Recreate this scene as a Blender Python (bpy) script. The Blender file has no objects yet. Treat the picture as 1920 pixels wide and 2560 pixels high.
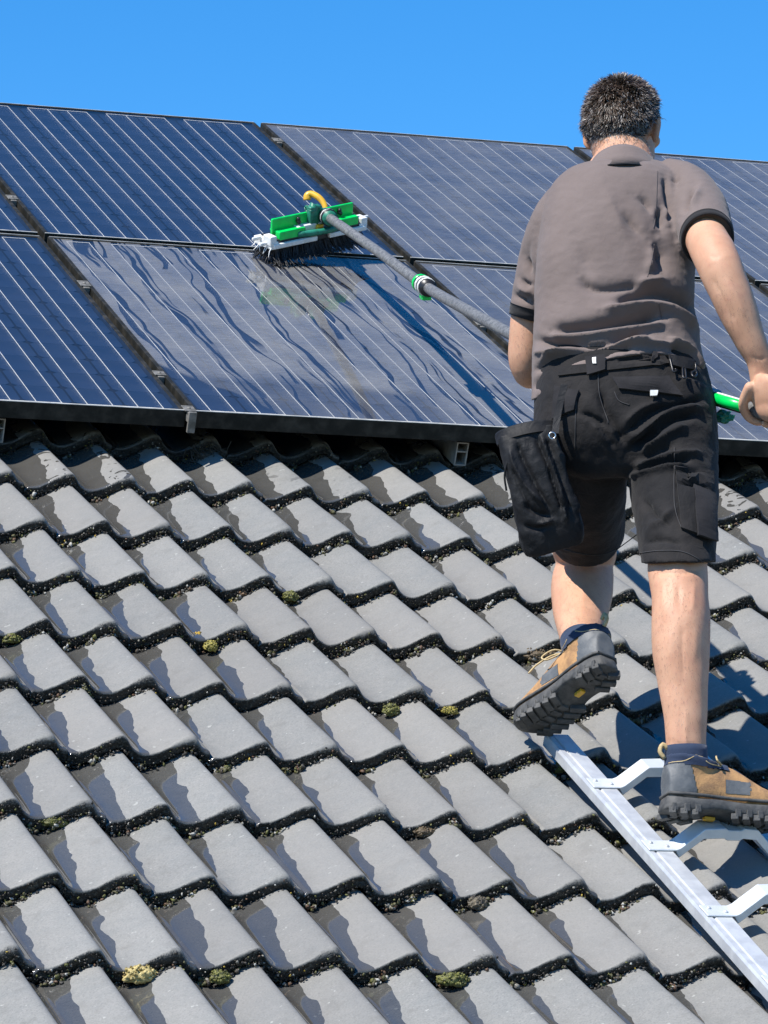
import bpy, bmesh, math, random
import numpy as np
from mathutils import Vector, Matrix, noise
from mathutils.bvhtree import BVHTree

rng = np.random.default_rng(7)
random.seed(7)
C = bpy.context.scene.collection
R_ = math.radians

# ------------------------------------------------------------------ camera
F_PX = 10567.6                                  # focal length in photograph pixels (1920 x 2560)
CAM = np.array([-2.8677, -9.6432, -1.5796])
RW = np.array([[0.9443, -0.3292, 0.0],          # camera right
               [0.0433, 0.1243, -0.9913],       # camera down
               [0.3263, 0.9361, 0.1316]])       # camera forward
RW[0] /= np.linalg.norm(RW[0])
RW[2] -= RW[0] * (RW[2] @ RW[0]); RW[2] /= np.linalg.norm(RW[2])
RW[1] = np.cross(RW[2], RW[0])
cd = bpy.data.cameras.new('camera')
cam = bpy.data.objects.new('camera', cd); C.objects.link(cam)
cd.sensor_fit = 'VERTICAL'; cd.sensor_height = 36.0; cd.sensor_width = 27.0
cd.lens = F_PX / 2560 * 36.0
cd.clip_start = 0.5; cd.clip_end = 3000
mw = Matrix.Identity(4)
for i in range(3):
    mw[i][0] = RW[0][i]; mw[i][1] = -RW[1][i]; mw[i][2] = -RW[2][i]; mw[i][3] = CAM[i]
cam.matrix_world = mw
bpy.context.scene.camera = cam

# ------------------------------------------------------------------ sky, sun, exposure
PITCH = R_(26.16)
CP, SP = math.cos(PITCH), math.sin(PITCH)
ROOF = np.array([[1, 0, 0], [0, CP, -SP], [0, SP, CP]])   # (u along eaves, v up the slope, n off the roof) -> world
sdir = np.array([-0.69, 0.17, 1.0]); sdir /= np.linalg.norm(sdir)
SUN = ROOF @ sdir
world = bpy.data.worlds.new('World'); bpy.context.scene.world = world
world.use_nodes = True
wn = world.node_tree; wn.nodes.clear()
sky = wn.nodes.new('ShaderNodeTexSky'); sky.sky_type = 'NISHITA'; sky.sun_disc = False
sky.sun_elevation = math.asin(SUN[2]); sky.sun_rotation = math.atan2(SUN[0], SUN[1]) % (2 * math.pi)
sky.altitude = 1500; sky.air_density = 1.0; sky.dust_density = 0.0; sky.ozone_density = 5.0
hs = wn.nodes.new('ShaderNodeHueSaturation'); hs.inputs['Saturation'].default_value = 1.32
bg = wn.nodes.new('ShaderNodeBackground'); bg.inputs['Strength'].default_value = 0.125
wo = wn.nodes.new('ShaderNodeOutputWorld')
wn.links.new(sky.outputs[0], hs.inputs['Color']); wn.links.new(hs.outputs[0], bg.inputs['Color'])
wn.links.new(bg.outputs[0], wo.inputs['Surface'])
sl = bpy.data.lights.new('sun', 'SUN'); sl.energy = 4.6; sl.angle = R_(0.53); sl.color = (1.0, 0.955, 0.89)
so = bpy.data.objects.new('sun', sl); C.objects.link(so)
so.rotation_euler = Vector(SUN).to_track_quat('Z', 'Y').to_euler(); so.location = (-6, -4, 10)
vs = bpy.context.scene.view_settings
vs.view_transform = 'Standard'; vs.look = 'None'; vs.exposure = 0.65; vs.gamma = 1.0; vs.use_curve_mapping = False

# ------------------------------------------------------------------ helpers: places
K = 1920 / 1659.0
def ray(x, y):
    return RW[0] * ((x * K - 960) / F_PX) + RW[1] * ((y * K - 1280) / F_PX) + RW[2]
def P(x, y, z):
    """point seen at picture place (x, y) at distance z along the view axis"""
    return CAM + ray(x, y) * z
def on_roof(x, y, n):
    d = ROOF.T @ ray(x, y); c = ROOF.T @ CAM
    return c + d * ((n - c[2]) / d[2])
def rw(u, v, n):
    return ROOF @ np.array([u, v, n], float)
def pix(X):
    c = (np.asarray(X) - CAM) @ RW.T
    s = F_PX / c[..., 2]
    return (960 + s * c[..., 0]) / K, (1280 + s * c[..., 1]) / K, c[..., 2]
PXM = lambda z: F_PX / K / z                    # picture units per metre at distance z
RIGHT, DOWN, FWD = RW[0], RW[1], RW[2]
UP = np.array([0, 0, 1.0])

# ------------------------------------------------------------------ helpers: objects
def mesh(name, verts, faces, smooth=True):
    me = bpy.data.meshes.new(name)
    me.from_pydata([tuple(map(float, v)) for v in verts], [], [tuple(int(i) for i in f) for f in faces])
    me.update()
    if smooth:
        me.polygons.foreach_set('use_smooth', np.ones(len(me.polygons), bool))
    return me
def obj(name, me, mat=None, parent=None):
    if mat is not None and not me.materials:
        me.materials.append(mat)
    o = bpy.data.objects.new(name, me); C.objects.link(o)
    if parent is not None:
        o.parent = parent
    return o
def tag(o, label, cat, group=None, kind=None):
    o['label'] = label
    if cat: o['category'] = cat
    if group: o['group'] = group
    if kind: o['kind'] = kind
    return o
def empty(name, loc=(0, 0, 0), rot=None):
    o = bpy.data.objects.new(name, None); C.objects.link(o)
    o.empty_display_size = 0.1
    o.matrix_world = (Matrix.Translation(Vector(loc)) @ (rot.to_4x4() if rot else Matrix.Identity(4)))
    return o
def keep(o):
    """parent made after the geometry was placed in world space"""
    p = o.parent
    if p is not None:
        o.matrix_parent_inverse = chain(p).inverted()
    return o
def chain(o):
    m = o.matrix_basis.copy()
    if o.parent is not None:
        m = chain(o.parent) @ o.matrix_parent_inverse @ m
    return m
ROOF_M = Matrix([list(r) for r in ROOF])

class MB:
    """collects shapes into one mesh"""
    def __init__(s): s.v = []; s.f = []; s.c = []
    def add(s, v, f, col=None):
        o = len(s.v); s.v += [tuple(map(float, p)) for p in v]; s.f += [tuple(int(i) + o for i in q) for q in f]
        if col is not None: s.c += [col] * len(v)
    def box(s, c, hx, hy, hz, ax=None, bev=0.0):
        A = np.eye(3) if ax is None else np.asarray(ax)
        c = np.asarray(c, float)
        if bev <= 0:
            vs_ = [c + A[0]*sx*hx + A[1]*sy*hy + A[2]*sz*hz for sx in (-1, 1) for sy in (-1, 1) for sz in (-1, 1)]
            s.add(vs_, [(0,1,3,2),(4,6,7,5),(0,4,5,1),(2,3,7,6),(0,2,6,4),(1,5,7,3)])
        else:
            bm = bmesh.new(); bmesh.ops.create_cube(bm, size=2)
            for q in bm.verts: q.co = Vector((q.co.x*hx, q.co.y*hy, q.co.z*hz))
            bmesh.ops.bevel(bm, geom=bm.edges[:], offset=bev, segments=2, profile=0.5, affect='EDGES')
            bm.verts.index_update()
            s.add([c + A[0]*q.co.x + A[1]*q.co.y + A[2]*q.co.z for q in bm.verts], [[q.index for q in f.verts] for f in bm.faces])
            bm.free()
    def tube(s, pts, r, n=8, cap=True):
        v, f = tube_geo(pts, r, n, cap); s.add(v, f)
    def build(s, name, mat, parent=None, smooth=True):
        me = mesh(name, s.v, s.f, smooth)
        if s.c and len(s.c) == len(s.v):
            a = me.color_attributes.new('tint', 'FLOAT_COLOR', 'POINT')
            a.data.foreach_set('color', np.array([tuple(c)[:3] + (1,) for c in s.c], np.float32).ravel())
        return obj(name, me, mat, parent)

def spline(pts, n):
    """Catmull-Rom through pts"""
    p = np.asarray(pts, float); out = []
    q = np.vstack([2*p[0]-p[1], p, 2*p[-1]-p[-2]])
    m = len(p) - 1
    for t in np.linspace(0, m, n):
        i = min(int(t), m-1); u = t - i
        a, b, c, d = q[i], q[i+1], q[i+2], q[i+3]
        out.append(0.5*((2*b) + (-a+c)*u + (2*a-5*b+4*c-d)*u*u + (-a+3*b-3*c+d)*u**3))
    return np.array(out)
def frames(pts):
    p = np.asarray(pts, float); t = np.gradient(p, axis=0); t /= np.linalg.norm(t, axis=1)[:, None] + 1e-12
    a = np.array([0, 0, 1.0]) if abs(t[0][2]) < 0.9 else np.array([1.0, 0, 0])
    X = []; x = a - t[0]*(a@t[0]); x /= np.linalg.norm(x)
    for ti in t:
        x = x - ti*(x@ti); x /= np.linalg.norm(x); X.append(x.copy())
    X = np.array(X); return t, X, np.cross(t, X)
def tube_geo(pts, r, n=8, cap=True):
    p = np.asarray(pts, float); t, X, Y = frames(p)
    r = np.broadcast_to(np.asarray(r, float), (len(p),))
    th = np.linspace(0, 2*np.pi, n, endpoint=False)
    v = (p[:, None] + r[:, None, None]*(np.cos(th)[None, :, None]*X[:, None] + np.sin(th)[None, :, None]*Y[:, None])).reshape(-1, 3)
    f = [(i*n+j, i*n+(j+1) % n, (i+1)*n+(j+1) % n, (i+1)*n+j) for i in range(len(p)-1) for j in range(n)]
    v = list(v)
    if cap:
        f.append(tuple(range(n-1, -1, -1))); f.append(tuple((len(p)-1)*n + j for j in range(n)))
    return v, f
def loft(rings, n=40, ex=2.0, right=None, sub=4, smooth_rings=True, tend=None):
    """rings: (centre, rx, ry); closed body around the line of centres"""
    right = RIGHT if right is None else np.asarray(right, float)
    c = np.array([r[0] for r in rings], float); rr = np.array([(r[1], r[2]) for r in rings], float)
    m = (len(rings)-1)*sub+1
    both = spline(np.hstack([c, rr]), m) if smooth_rings else np.hstack([c, rr])
    c = both[:, :3]; rr = np.maximum(both[:, 3:], 1e-4)
    t = np.gradient(c, axis=0); t /= np.linalg.norm(t, axis=1)[:, None]
    if tend is not None:
        kk = min(len(t), 2*sub+1)
        for i in range(kk):
            w = ((i+1)/kk)**0.8; q = t[len(t)-kk+i]*(1-w)+np.asarray(tend, float)*w; t[len(t)-kk+i] = q/np.linalg.norm(q)
    X = right - t*(t@right)[:, None]; X /= np.linalg.norm(X, axis=1)[:, None]; Y = np.cross(t, X)
    th = np.linspace(0, 2*np.pi, n, endpoint=False)
    cs = np.sign(np.cos(th))*np.abs(np.cos(th))**(2/ex); sn = np.sign(np.sin(th))*np.abs(np.sin(th))**(2/ex)
    v = c[:, None] + rr[:, 0, None, None]*cs[None, :, None]*X[:, None] + rr[:, 1, None, None]*sn[None, :, None]*Y[:, None]
    k = len(c); v = list(v.reshape(-1, 3))
    f = [(i*n+j, i*n+(j+1) % n, (i+1)*n+(j+1) % n, (i+1)*n+j) for i in range(k-1) for j in range(n)]
    a = len(v); v.append(c[0]); v.append(c[-1])
    f += [(a, (j+1) % n, j) for j in range(n)] + [(a+1, (k-1)*n+j, (k-1)*n+(j+1) % n) for j in range(n)]
    return v, f
def ellipsoid(c, r, ax=None, n=24):
    A = np.eye(3) if ax is None else np.asarray(ax, float)
    v = []; f = []
    m = n//2
    for i in range(1, m):
        ph = math.pi*i/m
        for j in range(n):
            th = 2*math.pi*j/n
            p = (math.sin(ph)*math.cos(th)*r[0], math.sin(ph)*math.sin(th)*r[1], math.cos(ph)*r[2])
            v.append(np.asarray(c)+A[0]*p[0]+A[1]*p[1]+A[2]*p[2])
    for i in range(m-2):
        for j in range(n):
            f.append((i*n+j, (i+1)*n+j, (i+1)*n+(j+1) % n, i*n+(j+1) % n))
    a = len(v); v.append(np.asarray(c)+A[2]*r[2]); v.append(np.asarray(c)-A[2]*r[2])
    f += [(a, j, (j+1) % n) for j in range(n)] + [(a+1, (m-2)*n+(j+1) % n, (m-2)*n+j) for j in range(n)]
    return v, f
def fuse(shapes, voxel, iters=4):
    """union of closed shapes as one continuous skin"""
    b = MB()
    for v, f in shapes: b.add(v, f)
    me = mesh('tmp', b.v, b.f)
    bm = bmesh.new(); bm.from_mesh(me)
    bmesh.ops.recalc_face_normals(bm, faces=bm.faces[:]); bm.to_mesh(me); bm.free()
    o = bpy.data.objects.new('tmp', me); C.objects.link(o)
    m = o.modifiers.new('r', 'REMESH'); m.mode = 'VOXEL'; m.voxel_size = voxel; m.use_smooth_shade = True
    if iters:
        s = o.modifiers.new('s', 'SMOOTH'); s.factor = 0.5; s.iterations = iters
    dg = bpy.context.evaluated_depsgraph_get()
    out = bpy.data.meshes.new_from_object(o.evaluated_get(dg))
    bpy.data.objects.remove(o); bpy.data.meshes.remove(me)
    out.materials.clear()
    out.polygons.foreach_set('use_smooth', np.ones(len(out.polygons), bool))
    return out
def get_co(me):
    a = np.empty(len(me.vertices)*3, np.float32); me.vertices.foreach_get('co', a); return a.reshape(-1, 3).astype(float)
def get_no(me):
    a = np.empty(len(me.vertices)*3, np.float32); me.vertices.foreach_get('normal', a); return a.reshape(-1, 3).astype(float)
def set_co(me, co):
    me.vertices.foreach_set('co', co.astype(np.float32).ravel()); me.update()
def seg_dist(px, py, line):
    d = np.full(px.shape, 1e9)
    L = spline([(a, b, 0) for a, b in line], max(8, 6*len(line)))[:, :2]
    for (x0, y0), (x1, y1) in zip(L[:-1], L[1:]):
        dx, dy = x1-x0, y1-y0; l2 = dx*dx+dy*dy+1e-9
        t = np.clip(((px-x0)*dx+(py-y0)*dy)/l2, 0, 1)
        # fade at the ends
        d = np.minimum(d, np.hypot(px-x0-t*dx, py-y0-t*dy))
    e = np.minimum(np.hypot(px-L[0][0], py-L[0][1]), np.hypot(px-L[-1][0], py-L[-1][1]))
    return d, e
def crease(me, folds, gain=1.5):
    """press and raise cloth folds along lines drawn over the garment's back"""
    co = get_co(me); no = get_no(me)
    px, py, _ = pix(co)
    w = np.clip((no @ (-FWD)) * 2.5 + 0.2, 0, 1)
    disp = np.zeros(len(co))
    for amp, wid, line in folds:
        d, e = seg_dist(px, py, line)
        fade = np.clip(e/(wid*2.2), 0.25, 1)
        disp += gain*amp*np.exp(-(d/(wid*0.72))**1.45)*fade
    set_co(me, co + no*(disp*w)[:, None])
def vnoise(me, scale, amp, seed=0.0, aniso=(1, 1, 1)):
    co = get_co(me); no = get_no(me)
    d = np.array([noise.noise(Vector((c[0]*scale*aniso[0]+seed, c[1]*scale*aniso[1], c[2]*scale*aniso[2]))) for c in co])
    set_co(me, co+no*(d*amp)[:, None])
def bvh_of(me):
    return BVHTree.FromPolygons([v.co.copy() for v in me.vertices], [tuple(p.vertices) for p in me.polygons])
def cast(bv, x, y, off=0.0):
    d = Vector(ray(x, y)).normalized()
    h = bv.ray_cast(Vector(CAM), d)
    if h[0] is None:
        h = bv.find_nearest(Vector(P(x, y, 8.5)))
    nn = h[1]
    if nn.dot(Vector(FWD)) > 0: nn = -nn
    return np.array(h[0] + nn*off), np.array(nn)
def patch(name, quad, bv, mat, parent, off=0.004, th=0.004, nx=10, ny=8, bulge=0.0):
    """cloth piece lying on a garment, with thickness; quad: tl, tr, br, bl"""
    q = [np.array(a, float) for a in quad]
    top = []; bot = []
    for j in range(ny+1):
        for i in range(nx+1):
            s, t = i/nx, j/ny
            a = (q[0]*(1-s)+q[1]*s)*(1-t)+(q[3]*(1-s)+q[2]*s)*t
            p, nn = cast(bv, a[0], a[1])
            b = off + bulge*math.sin(math.pi*s)*math.sin(math.pi*min(1, t*1.05))
            top.append(p+nn*(b)); bot.append(p+nn*(b-th))
    n1 = nx+1; N = len(top)
    f = [(j*n1+i, j*n1+i+1, (j+1)*n1+i+1, (j+1)*n1+i) for j in range(ny) for i in range(nx)]
    g = [tuple(N+k for k in reversed(a)) for a in f]
    rim = [i for i in range(n1)]+[j*n1+nx for j in range(1, ny+1)]+[ny*n1+i for i in range(nx-1, -1, -1)]+[j*n1 for j in range(ny-1, 0, -1)]
    h = [(rim[k], N+rim[k], N+rim[(k+1) % len(rim)], rim[(k+1) % len(rim)]) for k in range(len(rim))]
    o = obj(name, mesh(name, top+bot, f+g+h, False), mat, parent); keep(o); return o
def seam(name, line, bv, r, mat, parent, off=0.001, n=24):
    L = spline([(a, b, 0) for a, b in line], n)[:, :2]
    pts = [cast(bv, a, b, off)[0] for a, b in L]
    v, f = tube_geo(pts, r, 5)
    o = obj(name, mesh(name, v, f), mat, parent); keep(o); return o

# ------------------------------------------------------------------ materials
class NT:
    def __init__(s, name):
        s.m = bpy.data.materials.new(name); s.m.use_nodes = True
        s.t = s.m.node_tree; s.t.nodes.clear()
        s.out = s.t.nodes.new('ShaderNodeOutputMaterial')
    def n(s, typ, **kw):
        x = s.t.nodes.new('ShaderNode'+typ)
        for k, v in kw.items():
            if hasattr(x, k) and k not in ('inputs',): setattr(x, k, v)
            else: x.inputs[k].default_value = v
        return x
    def l(s, a, b): s.t.links.new(a, b)
    def set(s, sock, val):
        if isinstance(val, bpy.types.NodeSocket): s.l(val, sock)
        else:
            if hasattr(sock.default_value, '__len__') and isinstance(val, (tuple, list)) and len(val) == 3 and len(sock.default_value) == 4: val = (*val, 1)
            sock.default_value = val
    def math(s, op, a, b=0.0, c=None, clamp=False):
        x = s.t.nodes.new('ShaderNodeMath'); x.operation = op; x.use_clamp = clamp
        s.set(x.inputs[0], a); s.set(x.inputs[1], b)
        if c is not None: s.set(x.inputs[2], c)
        return x.outputs[0]
    def mix(s, f, a, b, mode='MIX'):
        x = s.t.nodes.new('ShaderNodeMix'); x.data_type = 'RGBA'; x.blend_type = mode
        s.set(x.inputs[0], f); s.set(x.inputs[6], a); s.set(x.inputs[7], b); return x.outputs[2]
    def noise(s, vec, scale, detail=4.0, rough=0.55, dist=0.0):
        x = s.t.nodes.new('ShaderNodeTexNoise'); s.l(vec, x.inputs['Vector'])
        x.inputs['Scale'].default_value = scale; x.inputs['Detail'].default_value = detail
        x.inputs['Roughness'].default_value = rough; x.inputs['Distortion'].default_value = dist
        return x.outputs[0]
    def step(s, val, lo, hi, a=0.0, b=1.0):
        x = s.t.nodes.new('ShaderNodeMapRange'); x.interpolation_type = 'SMOOTHSTEP'
        for i, v in enumerate((val, lo, hi, a, b)): s.set(x.inputs[i], v)
        return x.outputs[0]
    def coord(s, which='Object', scale=(1, 1, 1), loc=None, rot=(0, 0, 0)):
        tc = s.t.nodes.new('ShaderNodeTexCoord'); mp = s.t.nodes.new('ShaderNodeMapping')
        s.l(tc.outputs[which], mp.inputs['Vector']); mp.inputs['Scale'].default_value = scale
        mp.inputs['Rotation'].default_value = rot
        if loc is not None: s.set(mp.inputs['Location'], loc)
        return mp.outputs[0]
    def bump(s, h, strength, dist=0.01, nrm=None):
        x = s.t.nodes.new('ShaderNodeBump'); s.set(x.inputs['Strength'], strength); x.inputs['Distance'].default_value = dist
        s.l(h, x.inputs['Height'])
        if nrm is not None: s.l(nrm, x.inputs['Normal'])
        return x.outputs[0]
    def bsdf(s, base, rough=0.6, normal=None, spec=0.5, metal=0.0, sss=0.0, sheen=0.0, coat=0.0):
        p = s.t.nodes.new('ShaderNodeBsdfPrincipled')
        s.set(p.inputs['Base Color'], base); s.set(p.inputs['Roughness'], rough); s.set(p.inputs['Metallic'], metal)
        s.set(p.inputs['Specular IOR Level'], spec)
        if sss:
            p.inputs['Subsurface Weight'].default_value = sss; p.inputs['Subsurface Radius'].default_value = (0.012, 0.005, 0.003); p.inputs['Subsurface Scale'].default_value = 1.0
        if sheen: p.inputs['Sheen Weight'].default_value = sheen
        if coat: p.inputs['Coat Weight'].default_value = coat
        if normal is not None: s.l(normal, p.inputs['Normal'])
        return p.outputs[0]
    def done(s, surf):
        s.l(surf, s.out.inputs['Surface']); return s.m

def simple(name, a, b=None, rough=0.6, scale=40.0, bump=0.0, bscale=None, spec=0.5, metal=0.0, lo=0.35, hi=0.65, sheen=0.0, coord='Object', sss=0.0, detail=5):
    t = NT(name); v = t.coord(coord)
    base = a
    if b is not None:
        base = t.mix(t.step(t.noise(v, scale, detail), lo, hi), a, b)
    nm = None
    if bump: nm = t.bump(t.noise(v, bscale or scale*3, 4), bump, 0.004)
    return t.done(t.bsdf(base, rough, nm, spec, metal, sss, sheen))

def mat_tile():
    t = NT('concrete_tile')
    oi = t.t.nodes.new('ShaderNodeObjectInfo')
    off = t.t.nodes.new('ShaderNodeCombineXYZ')
    t.l(t.math('MULTIPLY', oi.outputs['Random'], 37.0), off.inputs[0]); t.l(t.math('MULTIPLY', oi.outputs['Random'], 91.0), off.inputs[1])
    v = t.coord('Object', loc=off.outputs[0])
    uv = t.t.nodes.new('ShaderNodeUVMap'); uv.uv_map = 'wave'
    sx = t.t.nodes.new('ShaderNodeSeparateXYZ'); t.l(uv.outputs[0], sx.inputs[0])
    lip = t.t.nodes.new('ShaderNodeAttribute'); lip.attribute_name = 'lip'
    wet_a = t.t.nodes.new('ShaderNodeAttribute'); wet_a.attribute_type = 'OBJECT'; wet_a.attribute_name = 'wet'
    # dry concrete
    big = t.noise(v, 9, 5, 0.6); fine = t.noise(v, 260, 3, 0.6); mid = t.noise(v, 45, 5, 0.65)
    base = t.mix(t.step(big, 0.3, 0.7), (0.192, 0.195, 0.184), (0.222, 0.218, 0.200))
    base = t.mix(t.math('MULTIPLY', t.step(mid, 0.42, 0.70), 0.65), base, (0.235, 0.230, 0.215))
    base = t.mix(t.math('MULTIPLY', t.step(fine, 0.45, 0.7), 0.55), base, (0.125, 0.125, 0.12))
    base = t.mix(t.math('MULTIPLY', t.step(t.noise(v, 170, 3, 0.7), 0.55, 0.72), 0.5), base, (0.30, 0.295, 0.275))
    base = t.mix(t.math('MULTIPLY', t.step(t.noise(v, 16, 5, 0.7), 0.52, 0.72), 0.45), base, (0.135, 0.132, 0.118))
    tone = t.math('MULTIPLY_ADD', oi.outputs['Random'], 0.16, 0.92)
    base = t.mix(t.math('MULTIPLY', t.math('FRACT', t.math('MULTIPLY', oi.outputs['Random'], 17.3)), 0.45), base, (0.215, 0.200, 0.178))
    hsv = t.t.nodes.new('ShaderNodeHueSaturation'); t.l(base, hsv.inputs['Color']); t.l(tone, hsv.inputs['Value']); base = hsv.outputs[0]
    # brown film of dirt along the shoulder of each roll
    ph = t.math('FRACT', sx.outputs[0])
    sh = t.math('MULTIPLY', t.step(ph, 0.62, 0.80), t.step(t.noise(v, 22, 4), 0.35, 0.7))
    base = t.mix(t.math('MULTIPLY', sh, 0.35), base, (0.17, 0.14, 0.11))
    # lichen specks
    lic = t.step(t.noise(v, 70, 2, 0.4), 0.72, 0.76)
    base = t.mix(t.math('MULTIPLY', lic, 0.5), base, (0.42, 0.42, 0.38))
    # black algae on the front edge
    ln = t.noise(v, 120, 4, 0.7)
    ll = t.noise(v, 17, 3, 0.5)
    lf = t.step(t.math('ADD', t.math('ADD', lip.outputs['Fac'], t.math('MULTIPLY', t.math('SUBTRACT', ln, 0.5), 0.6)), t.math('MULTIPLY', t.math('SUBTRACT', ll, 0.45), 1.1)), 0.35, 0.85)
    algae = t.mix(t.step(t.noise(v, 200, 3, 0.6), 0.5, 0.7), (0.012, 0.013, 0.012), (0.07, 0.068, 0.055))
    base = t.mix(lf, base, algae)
    # water running down the troughs: q = phase shifted so the trough sits inside (0, 1)
    q = t.math('FRACT', t.math('ADD', sx.outputs[0], 0.25))
    wn1 = t.noise(v, 9, 2, 0.4, 0.4); wn2 = t.noise(v, 38, 2, 0.4)
    edge = t.math('ADD', t.step(sx.outputs[1], 0.05, 1.0, 0.33, 0.53), t.math('MULTIPLY', t.math('SUBTRACT', wn1, 0.5), 0.32))
    edge = t.math('ADD', edge, t.math('MULTIPLY', t.math('SUBTRACT', wn2, 0.5), 0.04))
    edge = t.math('ADD', edge, wet_a.outputs['Fac'])
    wet = t.math('MULTIPLY', t.math('LESS_THAN', q, edge), t.step(q, 0.0, 0.05))
    # splashes
    spl = t.math('MULTIPLY', t.step(t.noise(v, 20, 3, 0.45, 1.5), 0.60, 0.612), t.step(wet_a.outputs['Fac'], 0.11, 0.17))
    wet = t.math('MAXIMUM', wet, spl, clamp=True)
    wet = t.math('MULTIPLY', wet, t.math('SUBTRACT', 1.0, lf))
    dark = t.t.nodes.new('ShaderNodeHueSaturation'); t.l(base, dark.inputs['Color']); dark.inputs['Value'].default_value = 0.34; dark.inputs['Saturation'].default_value = 1.1
    base = t.mix(wet, base, dark.outputs[0])
    rough = t.math('ADD', t.math('MULTIPLY', wet, -0.56), t.math('MULTIPLY_ADD', mid, 0.14, 0.55))
    rough = t.math('SUBTRACT', rough, t.math('MULTIPLY', lf, 0.28))
    hgt = t.math('ADD', t.math('MULTIPLY', fine, 0.5), t.math('MULTIPLY', t.noise(v, 30, 3), 1.0))
    st = t.math('MULTIPLY', t.math('SUBTRACT', 1.0, t.math('MULTIPLY', wet, 0.93)), 0.16)
    nm = t.bump(hgt, st, 0.003)
    nm = t.bump(t.noise(v, 330, 2), t.math('MULTIPLY', lf, 0.7), 0.004, nm)
    return t.done(t.bsdf(base, rough, nm, t.math('MULTIPLY_ADD', wet, 0.45, 0.35)))

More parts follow.
